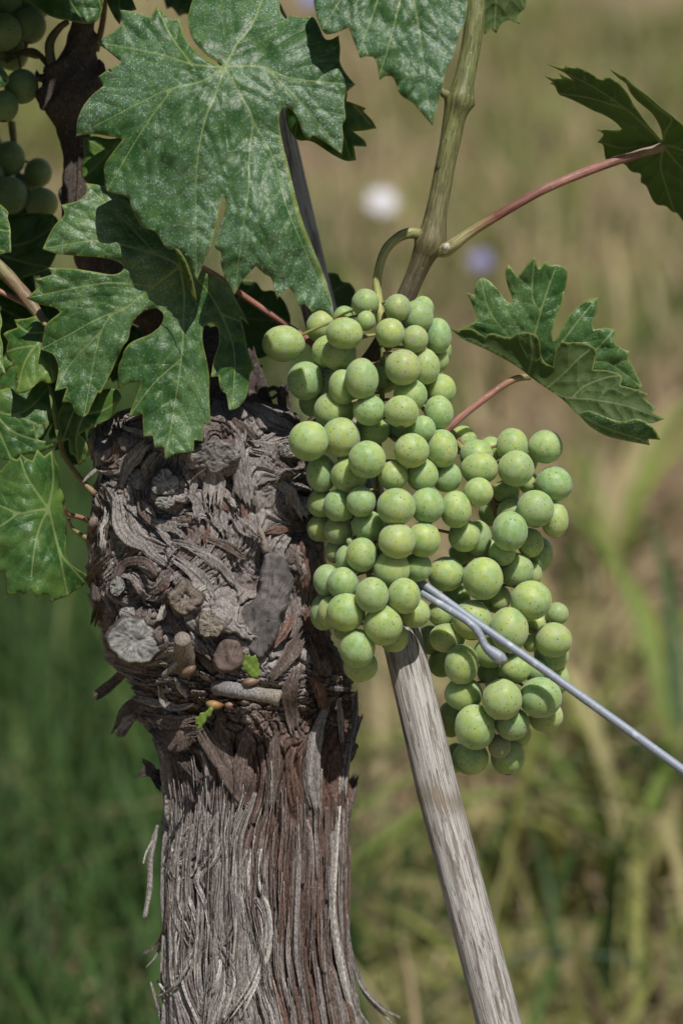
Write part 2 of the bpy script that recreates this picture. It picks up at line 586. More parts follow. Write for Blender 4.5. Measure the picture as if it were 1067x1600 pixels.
def blades(name, n_tuft, xr, yr, per, length, width, palette, spread, label, seed, dens=None, lean=0.9, z0=0.0):
    r = np.random.default_rng(seed)
    tx = r.uniform(*xr, n_tuft)
    ty = yr[0] + (yr[1] - yr[0]) * r.random(n_tuft) ** 1.35
    if dens is not None:
        keep = r.random(n_tuft) < dens(tx, ty)
        tx, ty = tx[keep], ty[keep]
    k = r.integers(per[0], per[1], len(tx))
    tid = np.repeat(np.arange(len(tx)), k)
    n = len(tid)
    bx = tx[tid] + r.normal(0, spread, n)
    by = ty[tid] + r.normal(0, spread, n)
    L = r.uniform(*length, n) * (0.7 + 0.6 * r.random(len(tx)))[tid]
    wd = r.uniform(*width, n)
    az = r.uniform(0, 2 * np.pi, n)
    ln = lean * r.uniform(0.15, 1.0, n)
    pal = np.asarray(palette, float)
    tc = pal[r.integers(0, len(pal), len(tx))][tid]
    c = (tc * 0.65 + pal[r.integers(0, len(pal), n)] * 0.35) * r.uniform(0.75, 1.25, n)[:, None]
    ns = 5
    V = np.zeros((n, ns, 2, 3))
    for s in range(ns):
        t = s / (ns - 1)
        ang = ln * (0.25 + 1.25 * t)
        hx = L * t * np.sin(ang) * (0.55 + 0.35 * t)
        hz = L * t * np.cos(ang * 0.85)
        half = wd * 0.5 * (1 - t ** 2.2) + 0.0002
        for q, sg in enumerate((-1, 1)):
            V[:, s, q, 0] = bx + np.cos(az) * hx - np.sin(az) * half * sg
            V[:, s, q, 1] = by + np.sin(az) * hx + np.cos(az) * half * sg
            V[:, s, q, 2] = np.maximum(hz, 0.004) * (t > 0) + z0 + 0.002
    base = (np.arange(n) * ns * 2)[:, None, None]
    ss = np.arange(ns - 1)[None, :, None] * 2
    F = (base + ss + np.array([0, 1, 3, 2])[None, None, :]).reshape(-1, 4)
    col = np.repeat(c, ns * 2, 0)
    o = mesh_obj(name, V.reshape(-1, 3), F, M_GRASS, None, col, origin=(0, 0, 0))
    return tag(o, label, None, None, 'stuff')


GREEN = [(0.055, 0.120, 0.030), (0.075, 0.145, 0.036), (0.050, 0.105, 0.034), (0.100, 0.165, 0.045)]
OLIVE = [(0.25, 0.30, 0.075), (0.34, 0.345, 0.095), (0.17, 0.25, 0.06), (0.38, 0.35, 0.13)]
STRAW = [(0.50, 0.42, 0.235), (0.44, 0.35, 0.20), (0.56, 0.48, 0.29), (0.37, 0.275, 0.175)]

blades('lush_grass', 2600, (-1.6, 0.02), (0.55, 4.2), (8, 15), (0.06, 0.20), (0.003, 0.007), GREEN, 0.035,
       'lush dark green grass behind the trunk at lower left', 3,
       lambda x, y: np.where(x < -0.08 + 0.02 * y, 1.0, 0.25) * (1 - 0.75 * sstep(1.9, 3.4, y)))
blades('meadow_grass', 2100, (-2.2, 2.4), (0.35, 8.5), (7, 14), (0.08, 0.22), (0.004, 0.011), OLIVE + GREEN[1:3], 0.05,
       'olive green meadow grass across the vineyard floor', 4,
       lambda x, y: (0.2 + 0.6 * (noise(x * 1.7, y * 1.1, 6) > -0.05)) * np.where((x > 0.0) & (y < 1.6), 0.35, 1.0) * np.where((x < 0.05) & (y < 2.6), 0.12, 1.0))
blades('dry_grass', 1300, (-2.2, 2.4), (0.45, 8.5), (6, 13), (0.10, 0.28), (0.004, 0.010), STRAW, 0.06,
       'straw coloured dry grass bending over bare soil', 5,
       lambda x, y: np.where(x < -0.02 * y, 0.04 + 0.5 * sstep(2.2, 3.6, y), 0.75) * (0.4 + 0.6 * (noise(x * 1.5 + 7, y * 1.0, 8) > -0.25)) * np.where((x > 0.0) & (x < 0.3) & (y > 0.5) & (y < 1.7), 0.4, 1.0), lean=1.25)
blades('litter_straw', 2600, (-0.1, 2.2), (0.35, 7.5), (3, 6), (0.06, 0.2), (0.002, 0.005), STRAW + [(0.20, 0.13, 0.09), (0.16, 0.11, 0.08)], 0.08,
       'flattened straw and dead stalks lying on the soil', 6, None, lean=1.9)


def tuft(px, py, d, n, L, wd, pal, seed, label):
    """one clump of broad grass standing on the ground behind the vine"""
    r = np.random.default_rng(seed)
    q = W(px, py, d)
    base = np.array([q[0], q[1], 0.0])
    root = empty('grass_tuft', base)
    tag(root, label, 'grass', 'broad grass tufts')
    for k in range(n):
        az = r.uniform(0, 2 * np.pi)
        ln = r.uniform(0.7, 1.75)
        Lk = L * r.uniform(0.6, 1.15)
        c = np.array(pal[r.integers(len(pal))]) * r.uniform(0.8, 1.2)
        V = []
        for s in np.linspace(0, 1, 8):
            ang = ln * (0.2 + 1.3 * s)
            hx, hz = Lk * s * math.sin(ang) * (0.5 + 0.4 * s), Lk * s * math.cos(ang * 0.8)
            hw = wd * 0.5 * (1 - s ** 2.4) + 0.0003
            ctr = base + np.array([math.cos(az) * hx, math.sin(az) * hx, max(hz, 0) + 0.002]) + np.array([math.cos(az), math.sin(az), 0]) * 0.012
            sd = np.array([-math.sin(az), math.cos(az), 0])
            V += [ctr - sd * hw, ctr + np.array([0, 0, -hw * 0.35]), ctr + sd * hw]
        mesh_obj('blade', V, grid_faces(8, 3), M_GRASS, root, np.tile(c, (24, 1)))


LIME = [(0.25, 0.30, 0.07), (0.34, 0.345, 0.11), (0.19, 0.27, 0.06), (0.42, 0.37, 0.18)]
tuft(1000, 1130, 1150, 20, 0.42, 0.012, LIME, 31, 'broad yellow green grass tuft right of the wire')
tuft(900, 1010, 1450, 18, 0.40, 0.012, LIME + STRAW[:1], 32, 'olive grass tuft just behind the right hand grapes')
tuft(1075, 1000, 1300, 18, 0.42, 0.012, LIME[2:3] + GREEN[1:] + LIME[:1], 33, 'green grass tuft at the right edge above the wire')
tuft(960, 1650, 720, 9, 0.22, 0.009, GREEN[1:] + LIME[2:3], 34, 'fresh green grass tuft at the bottom right corner')
tuft(600, 1480, 900, 7, 0.24, 0.006, GREEN[:2] + [(0.10, 0.16, 0.11)], 35, 'thin bluish green grass between trunk and cane stake')
tuft(960, 900, 2100, 20, 0.40, 0.014, LIME + STRAW[:2], 36, 'pale yellow green grass far behind the cupped leaf')
tuft(800, 1300, 1300, 12, 0.26, 0.010, STRAW[:2] + LIME[1:2], 37, 'straw coloured grass tuft right of the cane stake')


def daisy(px, py, d, rad, petal, heart, n, name, label, seed):
    r = np.random.default_rng(seed)
    p = W(px, py, d)
    root = empty(name, (p[0], p[1], 0))
    tag(root, label, 'flower')
    foot = np.array([p[0] + 0.02, p[1] + 0.02, 0.0])
    mid = (p + foot) / 2 + np.array([0.012, 0, 0])
    V, F = tube_geo(spline([foot, mid, p], 14), np.full(14, 0.0012), 8)
    mesh_obj('stalk', V, F, M_GRASS, root, np.tile((0.10, 0.15, 0.05), (len(V), 1)))
    ax = np.array([0.1, -0.75, 0.65]) / np.linalg.norm([0.1, -0.75, 0.65])
    e1 = np.cross(ax, [1, 0, 0.01])
    e1 /= np.linalg.norm(e1)
    e2 = np.cross(ax, e1)
    for k in range(n):
        lay = k % 3
        a = 2 * np.pi * k / n + r.uniform(-.1, .1)
        dr = np.cos(a) * e1 + np.sin(a) * e2
        sd = np.cross(ax, dr)
        V = []
        for s, hw in ((0.08, .25), (0.4, .8), (0.75, 1.0), (0.95, .75), (1.0, .25)):
            ln = rad * (1 - 0.2 * lay)
            c0 = p + dr * ln * s + ax * (0.002 + 0.35 * ln * lay * s * (1.1 - s))
            V += [c0 - sd * ln * 0.2 * hw, c0 + ax * 0.0006, c0 + sd * ln * 0.2 * hw]
        mesh_obj('petal', V, grid_faces(5, 3), M_PETAL, root, np.tile(petal, (15, 1)))
    a = np.linspace(0, 2 * np.pi, 12, endpoint=False)
    V = np.concatenate([p + ax * 0.002 * z + rad * q * (np.outer(np.cos(a), e1) + np.outer(np.sin(a), e2)) for q, z in ((.26, 0), (.24, 1.5), (.12, 2.4), (0.02, 2.6))])
    mesh_obj('flower_heart', V, grid_faces(4, 12, True), M_PETAL, root, np.tile(heart, (len(V), 1)))


daisy(596, 316, 2100, 0.0185, (0.74, 0.72, 0.76), (0.62, 0.60, 0.62), 24, 'white_flower', 'round white meadow flower behind the green shoot', 1)
daisy(750, 408, 2600, 0.0150, (0.34, 0.32, 0.62), (0.30, 0.28, 0.5), 14, 'blue_flower', 'small lilac blue flower below the long red leaf stalk', 2)
daisy(486, -6, 2300, 0.0150, (0.30, 0.34, 0.72), (0.3, 0.3, 0.6), 14, 'blue_flower', 'pale blue flower cut by the top edge between two leaves', 3)

# ================================================================== the vine
BASE = W(400, 3400, 30)
vine = empty('grapevine', (BASE[0], BASE[1], 0.0))
tag(vine, 'old gnarled grapevine with shaggy grey brown trunk and lobed green leaves', 'grapevine')

# ---------------- trunk: outline read off the photograph, bark relief by warped fibre noise
OY = np.array([618, 630, 645, 665, 700, 750, 800, 850, 900, 950, 1000, 1030, 1060, 1100, 1150, 1200, 1250, 1300, 1400, 1500, 1600, 2000, 2700, 3520])
OL = np.array([290, 225, 182, 156, 146, 150, 154, 146, 141, 146, 162, 184, 208, 228, 246, 258, 264, 262, 258, 258, 262, 250, 225, 150])
OR = np.array([330, 415, 448, 462, 474, 482, 488, 490, 493, 500, 515, 528, 540, 548, 548, 546, 544, 542, 542, 546, 562, 585, 620, 700])
DC = 128.0                                                     # px behind the sharp plane: the trunk's axis
KNOTS = [(258, 765, 30, 9), (193, 917, 24, 8), (212, 1002, 42, 10), (290, 932, 26, 7), (330, 976, 20, 6),
         (405, 960, 60, 6), (332, 700, 44, 10), (445, 712, 34, 12), (462, 790, 32, 10), (168, 700, 34, 12), (225, 960, 20, 6)]


def flow(u, y):
    """sideways wander of the stringy bark: strong on the left of the trunk, slight on the right"""
    k = 0.18 + 0.82 * sstep(70, -20, u)
    return k * (26 * noise(u / 75, y / 150, 1) + 7 * noise(u / 38, y / 80, 21))


def trunk_field(a, y):
    cl = np.interp(y, OY, OL)
    cr = np.interp(y, OY, OR)
    cx, hw = (cl + cr) / 2, (cr - cl) / 2
    hd = hw * (0.92 - 0.20 * sstep(1040, 1130, y))
    X = cx + hw * np.sin(a)
    u = a * 165.0
    wh = 1 - sstep(1040, 1200, y)
    wm = sstep(1040, 1120, y) * (1 - sstep(1200, 1290, y))
    phi = u - flow(u, y) * (1 - wh) + wh * (34 * noise(u / 140, y / 140, 2) + 6 * noise(u / 50, y / 55, 3)) + 10 * wm * noise(u / 40, y / 60, 4)
    s = y + wh * 50 * noise(u / 90 + 5, y / 90, 5)
    lump = wh * (21 * fbm(u / 85, y / 80, 6, 2)) + 6 * noise(u / 70, y / 160, 7) + wm * 7 * noise(u / 40, y / 45, 8)
    front = np.cos(a) > 0
    for kx, ky, kr, kh in KNOTS:
        d = np.hypot(X - kx, (y - ky))
        g = np.where(front, np.exp(-(d / (1.25 * kr)) ** 2), 0)
        phi = phi * (1 - g) + g * (d * 1.5 + 9 * noise(X / 16, y / 16, 30))
        lump = lump + np.where(front, kh * np.exp(-(d / (1.15 * kr)) ** 4), 0) - np.where(front, 7 * np.exp(-((d - 1.3 * kr) / (0.16 * kr + 2)) ** 2), 0)
    f1 = 1 - 2 * np.abs(noise(phi / 15, s / 300, 9))
    f2 = noise(phi / 6.5, s / 140, 10)
    f3 = noise(phi / 2.9, s / 70, 11)
    sr = s + (9 - 6.5 * wh) * f2 + (5 - 3 * wh) * f3 + 12 * wh * fbm(u / 14, y / 14, 27, 2)
    rid, edge, dy1 = cells(phi / (19 + 9 * wh), sr / (210 - 145 * wh), 12)
    rid2, edge2, dy2 = cells(phi / (8.0 + 3 * wh) + 3, sr / (120 - 82 * wh), 13)
    crack = np.exp(-(edge / (0.11 - 0.04 * wh)) ** 2)
    crack2 = np.exp(-(edge2 / 0.10) ** 2)
    disp = lump + (3.2 - 2.3 * wh) * f1 + (2.2 - 1.0 * wh) * f2 + (1.3 - 0.2 * wh) * f3 + (rid - 0.5) * (8 - 1 * wh) + (rid2 - 0.5) * (5 - 2 * wh) - crack * (9 - 1 * wh) - crack2 * 3.0 + wh * (6 * dy1 + 2.0 * dy2)
    disp = disp + wh * (2.0 * fbm(u / 9, y / 9, 14, 3)) - 13 * np.exp(-(((u + 10) / 70) ** 2 + ((y - 1082) / 30) ** 2)) - 8 * np.exp(-(((u + 60) / 50) ** 2 + ((y - 1180) / 45) ** 2))
    # colour of the bark itself: weathered grey outer layers, red brown younger bark
    g = 0.5 + 0.35 * noise(u / 60, y / 130, 15) + 0.7 * (rid - 0.5) + 0.5 * (rid2 - 0.5) + 0.22 * f2 + 0.16 * f3
    g = g + 0.16 * wh - 0.50 * wm + 0.22 * sstep(20, -90, u) * sstep(1240, 1300, y) - 0.30 * sstep(-10, 60, u) * (1 - wh)
    g = np.clip(g, 0, 1)[..., None]
    red = np.clip(0.5 + 0.9 * noise(u / 34, y / 120, 16) + 0.6 * (rid - .5), 0, 1)[..., None]
    brown = (1 - red) * np.array([0.095, 0.072, 0.063]) + red * np.array([0.135, 0.080, 0.063])
    grey = np.array([0.275, 0.250, 0.240]) * (0.85 + 0.3 * rid2[..., None])
    col = brown * (1 - g) + grey * g
    return cx, hw, hd, disp, col


ya = np.concatenate([np.linspace(618, 700, 70), np.linspace(700, 1630, 560)[1:], np.linspace(1630, 3520, 90)[1:]])
fr = math.radians(104)
aa = np.concatenate([np.linspace(-fr, fr, 470), np.linspace(fr, 2 * np.pi - fr, 82)[1:-1]])
aa_s = np.where(aa > np.pi, aa - 2 * np.pi, aa)
Ag, Yg = np.meshgrid(aa_s, ya)
cx, hw, hd, disp, tcol = trunk_field(Ag, Yg)
nx, nz = np.sin(Ag) * hd, np.cos(Ag) * hw
ll = np.hypot(nx, nz)
nx, nz = nx / ll, nz / ll
cap = sstep(612, 660, Yg)
TX = cx + hw * np.sin(Ag) + nx * disp * (0.35 + 0.65 * cap)
TD = DC - hd * np.cos(Ag) - nz * disp
ywob = 10 * noise(Ag * 3, Yg / 60, 18) * (1 - sstep(640, 760, Yg))
TY = Yg + ywob
TV = W(TX, TY, TD * 0.24)
topc = TV[0].mean(0)
faces = grid_faces(len(ya), len(aa), True)[:, ::-1]
trunk = mesh_obj('trunk', TV.reshape(-1, 3), faces, M_BARK, vine, tcol.reshape(-1, 3))
tag(trunk, 'thick gnarled trunk with knotted head and shaggy peeling bark')

# front surface lookup (px -> depth px), for everything that sits on the bark
ZB = np.full((560, 260), 1e9)
sel = (np.cos(Ag) > -0.05)
zi, zj = ((TY[sel] - 600) / 4).astype(int), (TX[sel] / 4 + 10).astype(int)
ok = (zi >= 0) & (zi < 560) & (zj >= 0) & (zj < 260)
np.minimum.at(ZB, (zi[ok], zj[ok]), TD[sel][ok])


def surf(x, y):
    """depth (px) of the bark's front at a pixel; beyond the outline it falls back to the axis"""
    x, y = np.asarray(x, float), np.asarray(y, float)
    cl, cr = np.interp(y, OY, OL), np.interp(y, OY, OR)
    q = np.clip((x - (cl + cr) / 2) / ((cr - cl) / 2), -1, 1)
    smooth = DC - (cr - cl) / 2 * (0.92 - 0.20 * sstep(1040, 1130, y)) * np.sqrt(1 - q * q)
    i, j = np.clip(((y - 600) / 4).astype(int), 0, 559), np.clip((x / 4 + 10).astype(int), 0, 259)
    z = ZB[i, j]
    return np.where(z < 1e8, 0.6 * np.minimum(z, smooth + 10) + 0.4 * (smooth - 4), smooth)


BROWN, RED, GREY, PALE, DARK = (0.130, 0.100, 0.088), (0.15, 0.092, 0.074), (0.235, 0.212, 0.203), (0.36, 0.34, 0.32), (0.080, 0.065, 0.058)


def strip(path, half, lift, col, name='bark_strip', n=14, nc=5, curl=0.35, jag=0.5, thick=2.0, seed=0, parent=None, follow=True, lines=1.0):
    """a slab of bark: path of (px, py[, extra depth px]) following the trunk, half width px, lifted edges.
    lift: (start, middle, end) px in front of the bark"""
    r = np.random.default_rng(seed + 1000)
    P = [(p[0], p[1], p[2] if len(p) > 2 else 0.0) for p in path]
    S = spline(P, n)
    T = np.gradient(S[:, :2], axis=0)
    T /= np.linalg.norm(T, axis=1)[:, None] + 1e-9
    N = np.stack([-T[:, 1], T[:, 0]], 1)
    t = np.linspace(0, 1, n)
    hwid = np.interp(t, np.linspace(0, 1, len(half)), half) if np.ndim(half) else np.full(n, float(half))
    hwid = hwid * (1 + 0.22 * noise(t * 6, seed * 1.7, 40))
    lf = np.interp(t, (0, 0.5, 1), lift)
    top, bot, cc = [], [], []
    base = surf(S[:, 0], S[:, 1])
    base = np.convolve(np.pad(base, 2, 'edge'), np.ones(5) / 5, 'valid')
    for j in range(nc):
        v = -1 + 2 * j / (nc - 1)
        e0 = jag * hwid * r.uniform(-1, 1) * 1.5
        X = S[:, 0] + N[:, 0] * hwid * v + T[:, 0] * e0 * (np.abs(2 * t - 1) ** 4)
        Y = S[:, 1] + N[:, 1] * hwid * v + T[:, 1] * e0 * (np.abs(2 * t - 1) ** 4)
        D = (base if follow else 0) + S[:, 2] - lf + curl * hwid * v * v * (1 if seed % 3 else -1) + 1.1 * noise(v * 2.3 + seed, t * 5, 41)
        ln_ = r.uniform(-1, 1)
        D = D + lines * (0.4 * ln_ + 0.7 * noise(v * 7 + seed * 3.3, t * 1.6, 42))
        top.append((X, Y, D))
        bot.append((X, Y, D + thick))
        k = 1 - 0.30 * ln_ + 0.12 * r.uniform(-1, 1)
        cc.append(np.clip(np.asarray(col) * k, 0.01, 0.8)[None, :] * (1 + 0.25 * noise(v * 4 + seed, t * 3, 43))[:, None])
    X, Y, D = (np.stack([q[k] for q in top], 1) for k in range(3))
    A = W(X, Y, D * 0.24).reshape(-1, 3)
    D2 = np.stack([q[2] for q in bot], 1)
    B = W(X, Y, D2 * 0.24).reshape(-1, 3)
    m = n * nc
    f = grid_faces(n, nc)
    rim = [i * nc for i in range(n)] + [(n - 1) * nc + j for j in range(1, nc)] + [i * nc + nc - 1 for i in range(n - 2, -1, -1)] + [j for j in range(nc - 2, 0, -1)]
    rim = np.array(rim)
    nx_ = np.roll(rim, -1)
    side = np.stack([rim, nx_, nx_ + m, rim + m], 1)
    Fc = np.concatenate([f[:, ::-1], f + m, side[:, ::-1]])
    C = np.stack(cc, 1).reshape(-1, 3)
    return mesh_obj(name, np.concatenate([A, B]), Fc, M_BARK, parent or trunk, np.concatenate([C, C * 0.9]), smooth=True)


# bark pieces that can be told apart in the photograph
PIECES = [
    ([(186, 782), (190, 812), (206, 838), (232, 852), (262, 858)], (9, 14, 16, 14, 7), (3, 9, 5), GREY),
    ([(170, 800), (166, 830), (163, 862), (152, 872)], (6, 9, 8, 4), (2, 7, 4), PALE),
    ([(204, 800), (214, 830), (240, 866), (262, 882)], (4, 9, 10, 5), (2, 6, 6), GREY),
    ([(228, 692), (212, 712), (198, 730), (190, 762)], (8, 13, 9, 3), (5, 9, 6), GREY),
    ([(160, 668), (166, 700), (158, 742)], (12, 19, 13), (4, 10, 6), GREY),
    ([(188, 662), (190, 690), (182, 715)], (10, 15, 8), (3, 7, 5), BROWN),
    ([(276, 874), (300, 892), (322, 916), (332, 940)], (7, 11, 11, 7), (3, 11, 7), GREY),
    ([(300, 858), (330, 876), (352, 892), (366, 912)], (6, 9, 8, 4), (2, 7, 5), GREY),
    ([(318, 840), (352, 852), (380, 870)], (5, 8, 4), (2, 6, 4), BROWN),
    ([(266, 846), (296, 852), (330, 868)], (4, 7, 4), (2, 6, 4), GREY),
    ([(338, 722), (336, 750), (332, 784)], (13, 15, 17), (3, 7, 10), GREY),
    ([(374, 690), (376, 735), (386, 782)], (6, 14, 22), (3, 9, 13), GREY),
    ([(334, 790), (344, 812), (350, 830)], (13, 14, 8), (3, 8, 8), GREY),
    ([(366, 806), (380, 822), (402, 838)], (6, 12, 4), (2, 8, 7), GREY),
    ([(306, 690), (318, 722), (300, 742)], (9, 12, 7), (3, 6, 6), BROWN),
    ([(400, 700), (430, 706), (458, 716)], (12, 17, 9), (6, 13, 10), GREY),
    ([(425, 752), (445, 770), (462, 800)], (9, 16, 18), (4, 10, 13), GREY),
    ([(414, 832), (438, 828), (462, 825)], (3, 7, 3), (6, 11, 13), RED),
    ([(175, 868), (158, 888), (136, 912)], (6, 10, 5), (3, 10, 8), BROWN),
    ([(150, 905), (158, 940), (152, 970)], (9, 13, 8), (2, 7, 5), DARK),
    ([(180, 905), (196, 880), (228, 878), (246, 898)], (5, 8, 8, 4), (3, 9, 4), BROWN),
    ([(200, 1044), (178, 1066), (148, 1090)], (7, 9, 7), (-18, -6, 4), BROWN),
    ([(236, 1098), (206, 1108), (190, 1140)], (9, 15, 12), (-6, 12, 6), BROWN),
    ([(224, 1120), (204, 1122), (184, 1146)], (5, 9, 6), (0, 14, 8), GREY),
    ([(206, 1090), (232, 1096), (262, 1104)], (3, 7, 4), (10, 16, 8), GREY),
    ([(230, 1118), (266, 1128), (304, 1126)], (4, 12, 10), (10, 15, 8), BROWN),
    ([(238, 1138), (272, 1152), (308, 1146)], (6, 22, 14), (10, 17, 12), BROWN),
    ([(250, 1072), (256, 1096), (276, 1106), (302, 1100)], (3, 6, 6, 3), (6, 13, 8), GREY),
    ([(282, 1182), (298, 1200), (314, 1220)], (9, 10, 5), (4, 9, 4), DARK),
    ([(252, 1215), (232, 1206), (212, 1214)], (10, 8, 2), (0, 2, -4), DARK),
    ([(252, 1230), (236, 1200), (222, 1188)], (9, 7, 3), (0, 3, -2), DARK),
    ([(556, 1082), (552, 1120), (542, 1166), (533, 1244)], (4, 8, 10, 8), (-6, 0, 4), GREY),
    ([(565, 1118), (556, 1140), (546, 1175)], (3, 5, 6), (-8, 0, 4), GREY),
    ([(528, 1090), (532, 1120), (534, 1160)], (3, 5, 4), (2, 6, 4), GREY),
    ([(556, 1212), (548, 1236), (540, 1268)], (7, 11, 6), (-8, 0, 2), BROWN),
    ([(512, 1100), (494, 1150), (487, 1220), (494, 1268)], (4, 11, 13, 8), (5, 9, 4), GREY),
    ([(462, 1046), (452, 1090), (462, 1140)], (8, 13, 10), (5, 8, 3), BROWN),
    ([(474, 988), (452, 1024), (424, 1060)], (11, 14, 8), (4, 9, 6), BROWN),
    ([(478, 952), (494, 990), (506, 1030)], (7, 9, 5), (4, 9, 7), RED),
    ([(482, 1000), (492, 1030), (503, 1056)], (6, 7, 4), (6, 11, 9), BROWN),
    ([(456, 960), (446, 984), (428, 1008)], (6, 8, 5), (5, 8, 5), RED),
    ([(430, 1150), (428, 1200), (420, 1262)], (6, 10, 7), (3, 7, 3), BROWN),
    ([(392, 1130), (376, 1190), (372, 1262)], (7, 10, 5), (3, 7, 6), BROWN),
    ([(320, 1140), (350, 1190), (380, 1255)], (14, 18, 9), (3, 8, 10), BROWN),
    ([(350, 1110), (346, 1150), (362, 1200)], (8, 13, 8), (2, 5, 6), DARK),
    ([(300, 772), (312, 790), (306, 812)], (7, 11, 7), (2, 7, 7), GREY),
    ([(232, 812), (262, 822), (284, 810)], (5, 9, 5), (3, 8, 5), GREY),
    ([(220, 770), (224, 800), (240, 820)], (5, 7, 5), (3, 7, 5), BROWN),
    ([(286, 730), (302, 752), (300, 775)], (5, 9, 5), (3, 7, 5), GREY),
    ([(352, 655), (372, 668), (394, 690)], (8, 13, 9), (3, 7, 5), BROWN),
    ([(468, 846), (478, 880), (476, 920)], (6, 8, 6), (3, 8, 4), RED),
    ([(488, 1060), (500, 1080), (506, 1110)], (6, 9, 5), (4, 8, 4), RED),
]
for k, (pth, hf, lf, c) in enumerate(PIECES):
    strip(pth, hf, tuple(v * (0.55 if k not in (21, 22, 23, 24, 25, 26, 27) else 0.9) for v in lf), c, 'bark_flake', 20, 13, 0.08, 0.9, 1.8, k)

# smaller scales scattered over the head and the middle of the trunk
def phi_dir(x, y):
    e = 3.0
    def ph(xx, yy):
        u = np.arcsin(np.clip((xx - 320) / 172, -1, 1)) * 165
        p = u + 34 * noise(u / 140, yy / 140, 2) + 6 * noise(u / 50, yy / 55, 3)
        for kx, ky, kr, kh in KNOTS:
            d = np.hypot(xx - kx, yy - ky)
            g = np.exp(-(d / (1.45 * kr)) ** 2)
            p = p * (1 - g) + g * d * 1.5
        return p
    gx, gy = ph(x + e, y) - ph(x - e, y), ph(x, y + e) - ph(x, y - e)
    t = np.array([-gy, gx], float)
    t /= np.linalg.norm(t) + 1e-9
    return t if t[1] > 0 else -t


cnt = 0
while cnt < 45:
    y = random.uniform(655, 1080)
    cl, cr = np.interp(y, OY, OL), np.interp(y, OY, OR)
    x = random.uniform(cl + 8, cr - 8)
    if min(np.hypot(x - k[0], y - k[1]) / k[2] for k in KNOTS) < 1.0 or (345 < x < 455 and 860 < y < 1045):
        continue
    dr = phi_dir(np.float64(x), np.float64(y))
    L = random.uniform(14, 38)
    pth = [(x - dr[0] * L / 2, y - dr[1] * L / 2), (x + random.uniform(-3, 3), y + random.uniform(-3, 3)), (x + dr[0] * L / 2, y + dr[1] * L / 2)]
    c = random.choice([GREY, GREY, GREY, BROWN, PALE, RED])
    strip(pth, (random.uniform(2, 4), random.uniform(3, 7), random.uniform(1.5, 5)), (random.uniform(0, 2), random.uniform(1, 4), random.uniform(1, 6)),
          c, 'bark_flake', 10, 7, 0.15, 1.0, 1.4, cnt + 100)
    cnt += 1

# long stringy bark on the lower trunk: bundles that run along one another
def bark_x(u, y):
    cl, cr = np.interp(y, OY, OL), np.interp(y, OY, OR)
    return (cl + cr) / 2 + (cr - cl) / 2 * np.sin(np.clip(u / 165.0, -1.5, 1.5))


cnt = 0
while cnt < 165:
    left = random.random() < 0.70
    y0 = random.uniform(1235, 1560)
    u0 = random.uniform(-235, 15) if left else random.uniform(0, 235)
    L = random.uniform(120, 380) if left else random.uniform(80, 260)
    n = max(5, int(L / 22))
    yy = y0 + L * np.linspace(0, 1, n + 1)
    sway = random.uniform(-6, 6) if left else random.uniform(-3, 3)
    uu = u0 + flow(np.full(n + 1, float(u0)), yy) * 1.15 + sway * np.linspace(0, 1, n + 1) ** 2
    pth = list(zip(bark_x(uu, yy), yy))
    hfw = random.choice([1.0, 1.3, 1.8, 2.6, 4.0, 6.0]) if left else random.uniform(1.5, 7)
    if random.random() < 0.3:
        L *= 0.4
    c = random.choice([GREY, PALE, PALE, GREY, BROWN]) if left else random.choice([BROWN, RED, GREY, BROWN, GREY])
    strip(pth, (hfw * 0.5, hfw, hfw * 0.95, hfw * 0.4), (0.5, random.uniform(1, 6 if left else 3), random.uniform(1, 8 if left else 4)), c,
          'bark_strip', 30, 5 if hfw < 3 else 9, 0.2, 0.5, 1.5, cnt + 300)
    cnt += 1

# pale wavy ribbons that stand out at the left of the lower trunk, several strands to each
RIB = [[(359, 1285), (335, 1337), (310, 1372), (325, 1411), (335, 1464)], [(340, 1280), (305, 1342), (268, 1362), (291, 1401), (310, 1464), (291, 1513), (268, 1548)],
       [(374, 1318), (364, 1381), (369, 1420), (349, 1464), (344, 1484), (364, 1512), (372, 1560)], [(393, 1318), (383, 1372), (408, 1420), (408, 1479), (388, 1537), (355, 1592)],
       [(403, 1332), (396, 1381), (415, 1430), (415, 1479), (396, 1542), (369, 1591)], [(300, 1298), (273, 1342), (264, 1391)], [(315, 1294), (296, 1352), (276, 1372), (276, 1420), (300, 1470)],
       [(305, 1460), (296, 1508), (278, 1537), (256, 1562)], [(335, 1465), (340, 1518), (325, 1566), (310, 1600)], [(278, 1390), (281, 1440), (271, 1490), (264, 1540), (262, 1590)], [(352, 1488), (359, 1540), (344, 1604)], [(280, 1285), (268, 1320), (262, 1350)]]
for k, pth in enumerate(RIB):
    for q in range(3):
        ox, hfw = (q - 1) * random.uniform(4, 7), random.uniform(1.6, 3.6)
        pp = [(x + ox + random.uniform(-2, 2), y + random.uniform(-12, 12)) for x, y in pth]
        lf = random.uniform(2, 7)
        strip(pp, (hfw * 0.5, hfw, hfw, hfw * 0.4), (1, lf, random.uniform(1, 9)), random.choice([(0.45, 0.43, 0.405), PALE, GREY]), 'bark_strip', 30, 6, 0.2, 0.5, 1.5, 900 + 5 * k + q)

